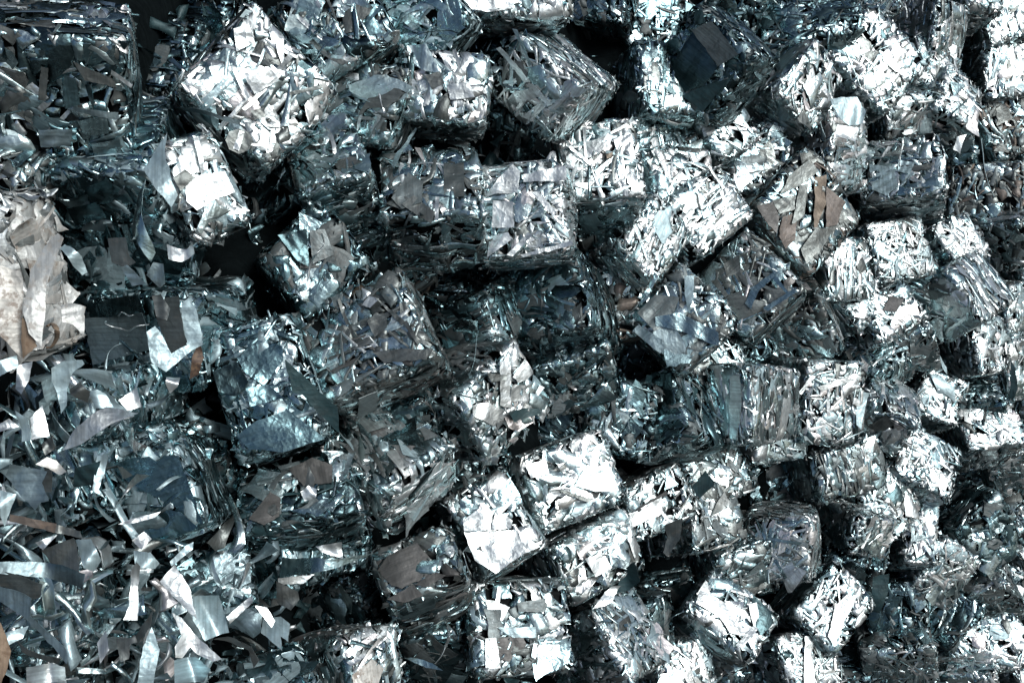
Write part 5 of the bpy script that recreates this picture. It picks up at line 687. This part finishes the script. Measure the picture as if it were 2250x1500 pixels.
{"n":"stained_sheet","c":"dirty","b":0.2,"l":"squarish stained white sheet at the right of the left edge bale","t":[-1.1163,2.2226,5.0908],"q":[0.88915,0.39118,0.1915,0.14043],"g":[[-0.0244,-0.0166],[0.0002,-0.0223],[0.0266,-0.0546],[0.0279,0.0258],[-0.0026,0.0372],[-0.0273,0.0308]]},
{"n":"metal_plate","c":"darkgrey","b":0.1,"l":"grey speckled plate below the big rolled sheet","t":[-1.0387,2.4166,5.1736],"q":[0.85227,0.52072,-0.04375,-0.02383],"g":[[-0.0297,-0.0228],[0.0081,-0.0353],[0.0347,-0.0225],[0.0173,-0.0063],[0.0101,0.0442],[-0.0407,0.0427]]},
{"n":"metal_strip","c":"greyblue","b":0.1,"l":"flat grey strip slanting down under the speckled plate","t":[-1.0094,2.3756,5.1303],"q":[0.84004,0.54252,0.0,0.0],"g":[[-0.0003,-0.0283],[0.037,-0.0218],[-0.0094,0.0284],[-0.0273,0.0216]]},
{"n":"metal_plate","c":"greyblue","b":0.2,"l":"bent grey plate at the bottom of the big rolled sheet","t":[-0.9516,2.4042,5.1187],"q":[0.81254,0.5829,0.0,0.0],"g":[[0.0022,-0.0368],[0.0202,-0.0245],[0.0157,0.0288],[-0.0092,0.0329],[-0.0287,-0.0007]]},
{"n":"metal_sheet","c":"paleblue","b":0.5,"l":"shiny bulged sheet right of the tall stained white sheet","t":[-1.118,2.3108,5.2072],"q":[0.86191,0.44801,0.2002,0.12771],"g":[[-0.0054,-0.0152],[0.0176,-0.038],[0.0302,-0.0297],[0.0161,0.0091],[-0.0228,0.0428],[-0.0353,0.0305]]},
{"n":"metal_fin","c":"darkteal","b":0.1,"l":"dark pointed fin along the right side of the brushed streaky bale","t":[-0.6278,2.6088,4.5947],"q":[0.80415,0.57032,0.15227,0.06989],"g":[[-0.0567,0.0125],[-0.0287,0.0071],[0.0246,-0.0575],[0.0918,-0.1198],[0.082,-0.0343],[-0.0255,0.0676],[-0.083,0.1194]]},
{"n":"metal_sheet","c":"steel","b":0.4,"l":"long folded shiny sheet below the dark spiral bale","t":[-0.5916,2.3434,4.1506],"q":[0.91075,0.41221,0.0203,0.01456],"g":[[-0.1352,-0.0462],[0.0546,-0.013],[0.1573,0.0299],[0.0587,0.0115],[-0.1338,0.0182]]},
{"n":"metal_sheet","c":"white","b":0.2,"l":"white lip under the long folded shiny sheet","t":[-0.6661,2.2681,4.1499],"q":[0.92375,0.35057,0.11949,0.09752],"g":[[-0.0431,-0.0105],[0.0285,-0.0111],[0.0637,0.0137],[-0.0481,0.008]]},
{"n":"metal_plate","c":"white","b":0.2,"l":"white pointed plate above the long folded shiny sheet","t":[-0.5627,2.3529,4.1954],"q":[0.8983,0.41142,0.12573,0.08933],"g":[[-0.0235,-0.0066],[0.0367,-0.0289],[0.0334,0.0223],[-0.0462,0.0132]]},
{"n":"metal_offcut","c":"white","b":0.4,"l":"crumpled white scrap on the dark spiral bale","t":[-0.6331,2.4548,4.3371],"q":[0.91174,0.37101,0.13917,0.10817],"g":[[-0.0141,-0.0238],[0.0191,-0.0161],[0.025,0.012],[-0.0028,0.0229],[-0.0269,0.0052]]},
{"n":"metal_offcut","c":"taupe","b":0.1,"l":"leaf-shaped grey scrap standing on the dark spiral bale","t":[-0.6292,2.4791,4.3726],"q":[0.88986,0.45624,0.0,0.0],"g":[[-0.0174,-0.0182],[0.0112,-0.0252],[0.013,0.0029],[-0.0067,0.0406]]},
{"n":"metal_plate","c":"darkteal","b":0.1,"l":"square dark teal plate standing on the tan-spotted ragged bale","t":[0.8417,3.4863,3.5567],"q":[0.83647,0.53907,-0.08764,-0.04504],"g":[[-0.0139,-0.0609],[0.0518,0.0052],[0.0112,0.0667],[-0.0494,-0.0113]]},
{"n":"metal_plate","c":"darkteal","b":0.1,"l":"long dark grey plate leaning against the long pale bar bale","t":[2.0159,4.0313,2.3781],"q":[0.82321,0.55911,-0.0887,-0.04291],"g":[[-0.0525,-0.1105],[0.0015,-0.1118],[0.0419,0.0126],[0.0474,0.1126],[-0.0388,0.0955]]},
{"n":"metal_tag","c":"white","b":0.1,"l":"white tag-like scrap hanging below the small flake-scaled bale","t":[2.7228,5.8561,4.3082],"q":[0.89893,0.39105,0.15879,0.11745],"g":[[-0.0626,-0.0458],[-0.0035,-0.0657],[0.0677,0.0641],[-0.0008,0.0483]]},
{"n":"metal_plate","c":"paleblue","b":0.3,"l":"pale blue rounded plate on the narrow upright bale","t":[1.758,5.0958,4.7495],"q":[0.88853,0.43211,0.12777,0.08639],"g":[[-0.0771,-0.042],[-0.0077,-0.0863],[0.0787,-0.0639],[0.0944,-0.0049],[0.056,0.0752],[-0.0287,0.0686],[-0.1135,0.0537]]},
{"n":"metal_plate","c":"white","b":0.05,"l":"small white rectangular plate below the pale blue rounded one","t":[1.74,5.0211,4.6514],"q":[0.89893,0.39105,0.15879,0.11745],"g":[[-0.077,-0.0267],[0.0483,-0.0456],[0.0865,0.0342],[-0.0565,0.0384]]},
{"n":"metal_fin","c":"darkteal","b":0.1,"l":"dark teal pointed fin near the right edge","t":[3.2784,5.5043,2.8105],"q":[0.80627,0.57345,-0.13206,-0.0604],"g":[[-0.0229,-0.1004],[0.0049,-0.1204],[0.0292,-0.0383],[0.0064,0.1036],[-0.0177,0.154]]},
{"n":"blade_offcut","c":"paleblue","b":0.1,"l":"pale tapered blade right of the upright chip-packed bale","t":[1.8694,4.4271,3.3186],"q":[0.87814,0.45285,0.12976,0.08337],"g":[[-0.0428,-0.0766],[-0.0159,-0.1015],[0.0192,-0.0134],[0.0509,0.0917],[-0.011,0.1008]]},
{"n":"blade_offcut","c":"paleblue","b":0.2,"l":"thin pale thorn-like scrap in the dark gap below the two-faced bale","t":[2.5765,5.0696,3.2006],"q":[0.87814,0.45285,0.12976,0.08337],"g":[[-0.0116,-0.0135],[0.0185,-0.05],[0.0223,-0.0047],[-0.0291,0.0682]]},
{"n":"metal_plate","c":"darkgrey","b":0.15,"l":"bent grey plate right of the thin dark bar bale","t":[0.6775,3.26,3.4505],"q":[0.83647,0.53907,-0.08764,-0.04504],"g":[[-0.0139,0.0022],[-0.0334,-0.0651],[-0.0142,-0.0809],[0.0372,-0.009],[0.0502,0.0906],[-0.0264,0.0614]]},
{"n":"metal_sheet","c":"white","b":0.4,"l":"pale curled scrap at the top of the leaning strips bale","t":[0.3805,2.9429,3.4183],"q":[0.89437,0.41114,0.14383,0.10189],"g":[[-0.0167,-0.0312],[0.0181,-0.0166],[0.0673,0.0399],[0.0301,0.0418],[-0.0203,0.0045],[-0.0772,-0.0375]]},
{"n":"metal_plate","c":"darkteal","b":0.3,"l":"dark sheet overhanging right of the tapering wrinkled bale","t":[0.4956,3.1445,3.331],"q":[0.80627,0.57345,-0.13206,-0.0604],"g":[[-0.0006,-0.0561],[0.046,-0.0116],[0.0299,0.089],[-0.0101,0.0456],[-0.0661,-0.0681]]},
{"n":"blade_offcut","c":"steel","b":0.2,"l":"grey lens-shaped scrap lying on the bright-strip dark bale","t":[-0.3007,2.393,3.6516],"q":[0.91108,0.41223,0.0,0.0],"g":[[0.0085,-0.0151],[0.0655,-0.024],[0.029,-0.0002],[-0.0335,0.0197],[-0.0698,0.0197]]},
{"n":"curved_band","c":"greyblue","b":0.4,"l":"curled grey band on the left of the square patched bale","t":[-0.1239,2.5567,3.7062],"q":[0.88864,0.45589,0.04185,0.02701],"g":[[-0.0179,-0.0104],[0.0247,-0.0429],[0.0356,-0.0276],[-0.0071,0.005],[-0.0069,0.039],[-0.0283,0.037]]}]''')
WIRES = json.loads(r'''[
{"t":[3.0399,6.0817,4.0678],"g":[[-0.0339,0.0964,0.1649],[-0.0208,0.0423,0.0775],[-0.0077,0.0074,-0.0015],[0.0156,-0.0498,-0.0877],[0.0469,-0.0964,-0.1531]],"r":0.0035,"c":"paleblue","l":"thin bent wire hanging below the white tag-like scrap"},
{"t":[0.6782,3.1019,3.0923],"g":[[-0.0366,-0.0474,-0.085],[-0.0338,-0.0089,-0.0299],[-0.0112,0.0084,0.0119],[0.019,0.0098,0.0536],[0.0626,0.038,0.0494]],"r":0.003,"c":"steel","l":"thin curved wire right of the leaning strips bale"},
{"t":[-0.2416,2.5138,3.6076],"g":[[-0.0299,-0.0277,-0.0593],[-0.0078,-0.0204,-0.0294],[0.0082,-0.0006,0.0021],[0.0205,-0.002,0.0484],[0.0091,0.0508,0.038]],"r":0.005,"c":"white","l":"bright curved strip of wire on the dark bale left of the square patched bale"},
{"t":[-1.1063,2.506,4.9419],"g":[[-0.0311,0.0219,-0.0164],[-0.0007,-0.0214,0.0189],[-0.0038,0.0079,-0.0018],[0.0116,-0.0056,-0.0014],[0.0241,-0.0028,0.0006]],"r":0.0035,"c":"white","l":"short white squiggle of wire on the dark flat block"},
{"t":[-1.0956,2.4648,4.9243],"g":[[-0.0539,-0.0023,0.011],[-0.0369,-0.0016,0.0008],[-0.0198,0.0148,-0.0149],[0.0065,0.0017,-0.0134],[0.0385,-0.0159,0.0112],[0.0655,0.0034,0.0054]],"r":0.005,"c":"white","l":"pale thin strip lying across the dark flat block towards the painted plate"},
{"t":[-1.1386,2.4169,4.8422],"g":[[-0.0128,-0.0407,-0.0552],[-0.0081,-0.0257,-0.0166],[-0.0091,0.0047,0.0101],[0.0049,0.0245,0.0284],[0.0252,0.0373,0.0334]],"r":0.004,"c":"greyblue","l":"kinked wire at the lower right of the dark flat block"},
{"t":[-1.1433,2.1497,5.0762],"g":[[-0.0155,0.018,0.0159],[-0.0063,0.0284,0.0166],[0.0277,-0.0235,0.0305],[0.0145,-0.0095,-0.0032],[-0.004,-0.0079,-0.0281],[-0.0164,-0.0054,-0.0318]],"r":0.006,"c":"rust","l":"curled rusty strap end on the stained white bale"},
{"t":[-0.1391,3.1027,4.4477],"g":[[0.0119,0.0427,0.0687],[0.0068,0.0152,0.014],[-0.0012,-0.0155,-0.0254],[-0.0174,-0.0424,-0.0573]],"r":0.002,"c":"steel","l":"hair-thin wire above the pointed brilliant white bale"},
{"t":[-0.2719,3.6315,5.468],"g":[[-0.0989,-0.0159,-0.02],[-0.0571,0.0028,0.0028],[-0.0049,0.0074,0.0114],[0.0513,0.0206,0.01],[0.1096,-0.0148,-0.0043]],"r":0.0035,"c":"darksteel","l":"thin dark wire arching over the crinkled foil-like bale"},
{"t":[-0.6339,2.9316,4.9306],"g":[[0.0191,0.0265,0.0632],[0.0241,0.0208,0.0283],[0.0064,-0.0147,0.0124],[-0.0187,-0.0042,-0.025],[-0.0308,-0.0285,-0.0788]],"r":0.004,"c":"white","l":"white curved wire on the bale with triangular grey panels"}]''')
CAMP = np.array([0, 0, CAM_H])

# ------------------------------------------------------------------ setting
me = bpy.data.meshes.new('ground')
me.from_pydata([(-150, -150, 0), (150, -150, 0), (150, 150, 0), (-150, 150, 0)], [], [(0, 1, 2, 3)]); me.materials.append(GROUND)
g = link('ground', me); g['kind'] = 'structure'

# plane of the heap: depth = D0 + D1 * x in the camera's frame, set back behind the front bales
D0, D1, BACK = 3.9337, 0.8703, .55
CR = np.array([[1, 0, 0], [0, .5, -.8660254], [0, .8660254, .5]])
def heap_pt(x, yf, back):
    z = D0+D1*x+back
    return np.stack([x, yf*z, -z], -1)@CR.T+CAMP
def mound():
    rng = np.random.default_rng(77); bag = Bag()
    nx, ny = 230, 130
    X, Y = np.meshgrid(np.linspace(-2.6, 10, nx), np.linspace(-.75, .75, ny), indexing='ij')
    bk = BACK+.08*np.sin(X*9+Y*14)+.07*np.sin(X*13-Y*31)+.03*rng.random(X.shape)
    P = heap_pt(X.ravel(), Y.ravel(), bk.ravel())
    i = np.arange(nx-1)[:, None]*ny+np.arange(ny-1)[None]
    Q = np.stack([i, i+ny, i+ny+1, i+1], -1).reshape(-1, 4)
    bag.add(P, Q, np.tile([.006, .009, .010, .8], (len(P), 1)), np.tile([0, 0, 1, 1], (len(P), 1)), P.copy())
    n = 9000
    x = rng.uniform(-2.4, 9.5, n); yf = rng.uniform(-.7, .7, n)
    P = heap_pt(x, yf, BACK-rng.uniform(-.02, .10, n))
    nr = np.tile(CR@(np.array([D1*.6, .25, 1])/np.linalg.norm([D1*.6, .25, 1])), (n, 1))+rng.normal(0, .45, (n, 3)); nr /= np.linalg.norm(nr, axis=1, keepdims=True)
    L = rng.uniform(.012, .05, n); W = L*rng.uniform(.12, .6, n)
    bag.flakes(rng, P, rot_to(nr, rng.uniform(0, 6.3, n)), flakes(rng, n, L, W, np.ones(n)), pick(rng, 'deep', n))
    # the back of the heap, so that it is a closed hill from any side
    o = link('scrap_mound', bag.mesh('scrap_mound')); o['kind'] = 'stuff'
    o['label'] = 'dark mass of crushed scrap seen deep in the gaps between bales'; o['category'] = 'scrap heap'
mound()

# ------------------------------------------------------------------ bales
VIS = np.array(CAMP)
roots = {}
SHEETY = dict(flat=(5, 8), sheet=(8, 6), bigsheet=(6, 4), mix=(5, 6), crumple=(5, 4), strip=(4, 14), layer=(3, 5))
for bi, b in enumerate(BALES):
    rng = np.random.default_rng(1000+bi)
    half = np.array(b['d'])/2; c = np.array(b['c']); R = np.array(Quaternion(b['q']).to_matrix())
    W = [(rng.normal(0, 1, 3)*s, rng.uniform(0, 6.3), rng.normal(0, 1, 3)*a) for s, a in ((7, .009), (14, .004), (28, .0015))]
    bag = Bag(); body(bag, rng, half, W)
    tocam = R.T@(VIS-c)
    faces = []
    for ax in range(3):
        for sg in (-1, 1):
            v = tocam.copy(); v[ax] -= sg*half[ax]
            if v[ax]*sg/np.linalg.norm(v) < -.28: continue
            faces.append((ax, sg))
            front = (ax, sg) == (2, 1)
            st = b['s'] if front else ('layer' if rng.random() < .7 else ('mix' if b['s'] != 'crumple' else 'crumple'))
            pal = b['p']
            dens = 180 if st == 'layer' else 190 if st == 'layer' else 190 if st in ('flat', 'strip') else 120
            face_flakes(bag, rng, half, W, ax, sg, st, pal, dens, c[0] > .9)
    rim_flakes(bag, rng, half, W, b['p'], 150)
    o = link('scrap_bale', bag.mesh('scrap_bale'))
    o.location = c; o.rotation_mode = 'QUATERNION'; o.rotation_quaternion = b['q']
    o['label'] = b['l']; o['category'] = 'scrap bale'; o['group'] = 'compacted scrap bales in the heap'
    roots[b['k']] = (o, half, W)
    # larger sheets and strips pressed into the faces
    ns, nst = SHEETY[b['s']]
    if b['hero']: ns = max(0, ns-6); nst = max(2, nst-4)
    for j in range(ns+nst):
        st = j >= ns
        ax, sg = (2, 1) if rng.random() < .72 or len(faces) < 2 else faces[rng.integers(len(faces))]
        L = rng.uniform(.045, .10) if st else rng.uniform(.04, .075 if b['s'] != 'bigsheet' else .11)
        Wd = rng.uniform(.004, .009) if st else L*rng.uniform(.5, .85)
        q = np.zeros((1, 3)); q[0, ax] = sg
        for o_ in ((ax+1) % 3, (ax+2) % 3): q[0, o_] = rng.uniform(-1, 1)*max(.15, 1-.8*L/half[o_])
        x, nr = surf(q, half, W)
        Rf = (rot_to(nr, rng.uniform(0, 6.3, 1))@axis_rot(1, rng.normal(0, .03, 1))@axis_rot(0, rng.normal(0, .04, 1)))[0]
        G = flakes(rng, 1, np.array([L]), np.array([Wd]), .3, 0 if st or rng.random() > .12 else 1, 0)[0]
        nm = 'metal_strip' if st else 'metal_sheet'
        p = slab(nm, G, .0014, pick(rng, b['p'], 1)[0], rng, o)
        p.location = x[0]+nr[0]*rng.uniform(.005, .011); p.rotation_mode = 'QUATERNION'; p.rotation_quaternion = Matrix(Rf.tolist()).to_quaternion()
for i, p in enumerate(PARTS):
    o = sheet(p['n'], p['g'], .10, CL[p['c']], 5000+i, .0018, roots[p['k']][0])
    o.location = p['t']; o.rotation_mode = 'QUATERNION'; o.rotation_quaternion = p['q']

# ------------------------------------------------------------------ loose offcuts
for i, p in enumerate(LOOSE):
    o = sheet(p['n'], p['g'], p['b']*1.35+.05, CL[p['c']], 7000+i, .002)
    o.location = p['t']; o.rotation_mode = 'QUATERNION'; o.rotation_quaternion = p['q']
    o['label'] = p['l']; o['category'] = p['n'].replace('_', ' '); o['group'] = 'loose sheet offcuts lying on the heap'
def wire(name, pts, rad, c6, rng):
    P = np.array(pts); n = len(P); t = np.linspace(0, n-1, n*7); q = []
    for u in t:
        i = min(int(u), n-2); f = u-i; p0, p1, p2, p3 = P[max(i-1, 0)], P[i], P[i+1], P[min(i+2, n-1)]
        q.append(.5*((2*p1)+(-p0+p2)*f+(2*p0-5*p1+4*p2-p3)*f*f+(-p0+3*p1-3*p2+p3)*f**3))
    q = np.array(q); m = len(q); d = np.gradient(q, axis=0); d /= np.linalg.norm(d, axis=1, keepdims=True)
    a = np.cross(d, [0, .6, .8]); a /= np.linalg.norm(a, axis=1, keepdims=True); b = np.cross(d, a); K = 7
    an = np.arange(K)/K*2*math.pi; w_ = rad*(1+.25*np.sin(np.linspace(0, 7, m)+rng.uniform(0, 6)))
    V = q[:, None]+w_[:, None, None]*(np.cos(an)[None, :, None]*a[:, None]+.45*np.sin(an)[None, :, None]*b[:, None])
    i = np.arange(m-1)[:, None]*K; j = np.arange(K)[None]; j2 = (j+1) % K
    Q = np.stack([i+j, i+j2, i+K+j2, i+K+j], -1).reshape(-1, 4); V = V.reshape(-1, 3)
    return link(name, to_mesh(name, V, Q, np.tile(c6[:4], (len(V), 1)), np.tile([c6[4], c6[5], 0, 1], (len(V), 1)), V+rng.uniform(0, 9, 3)))
for i, p in enumerate(WIRES):
    o = wire('bent_wire', p['g'], p['r'], CL[p['c']], np.random.default_rng(60+i)); o.location = p['t']
    o['label'] = p['l']; o['category'] = 'wire'; o['group'] = 'bent wires and thin strips in the heap'
def litter():
    """uncountable small scrap filling the loose lower left corner"""
    rng = np.random.default_rng(9); bag = Bag(); n = 950
    px = rng.uniform(-150, 780, n); py = rng.uniform(780, 1620, n)
    keep = rng.random(n) < np.clip(1.15-np.hypot(px/620, (1500-py)/760)**2*.9, 0, 1); px, py = px[keep], py[keep]; n = len(px)
    F = 2187.5; z = .4*F/(322-.0885*px)*(1-rng.uniform(-.09, .04, n))
    P = np.stack([(px-1125)/F*z, (750-py)/F*z, -z], -1)@CR.T+CAMP
    nr = np.tile(CR@np.array([.1, .2, .97]), (n, 1))+rng.normal(0, .45, (n, 3)); nr /= np.linalg.norm(nr, axis=1, keepdims=True)
    L = rng.uniform(.018, .085, n); W = np.minimum(L*rng.uniform(.1, .5, n), rng.uniform(.004, .02, n))
    bag.flakes(rng, P, rot_to(nr, rng.uniform(0, 6.3, n)), flakes(rng, n, L, W, 1.9*np.ones(n)), pick(rng, 'loose', n))
    o = link('loose_scrap', bag.mesh('loose_scrap')); o['kind'] = 'stuff'
    o['label'] = 'loose pale shreds and offcuts covering the lower left of the heap'; o['category'] = 'scrap'
litter()
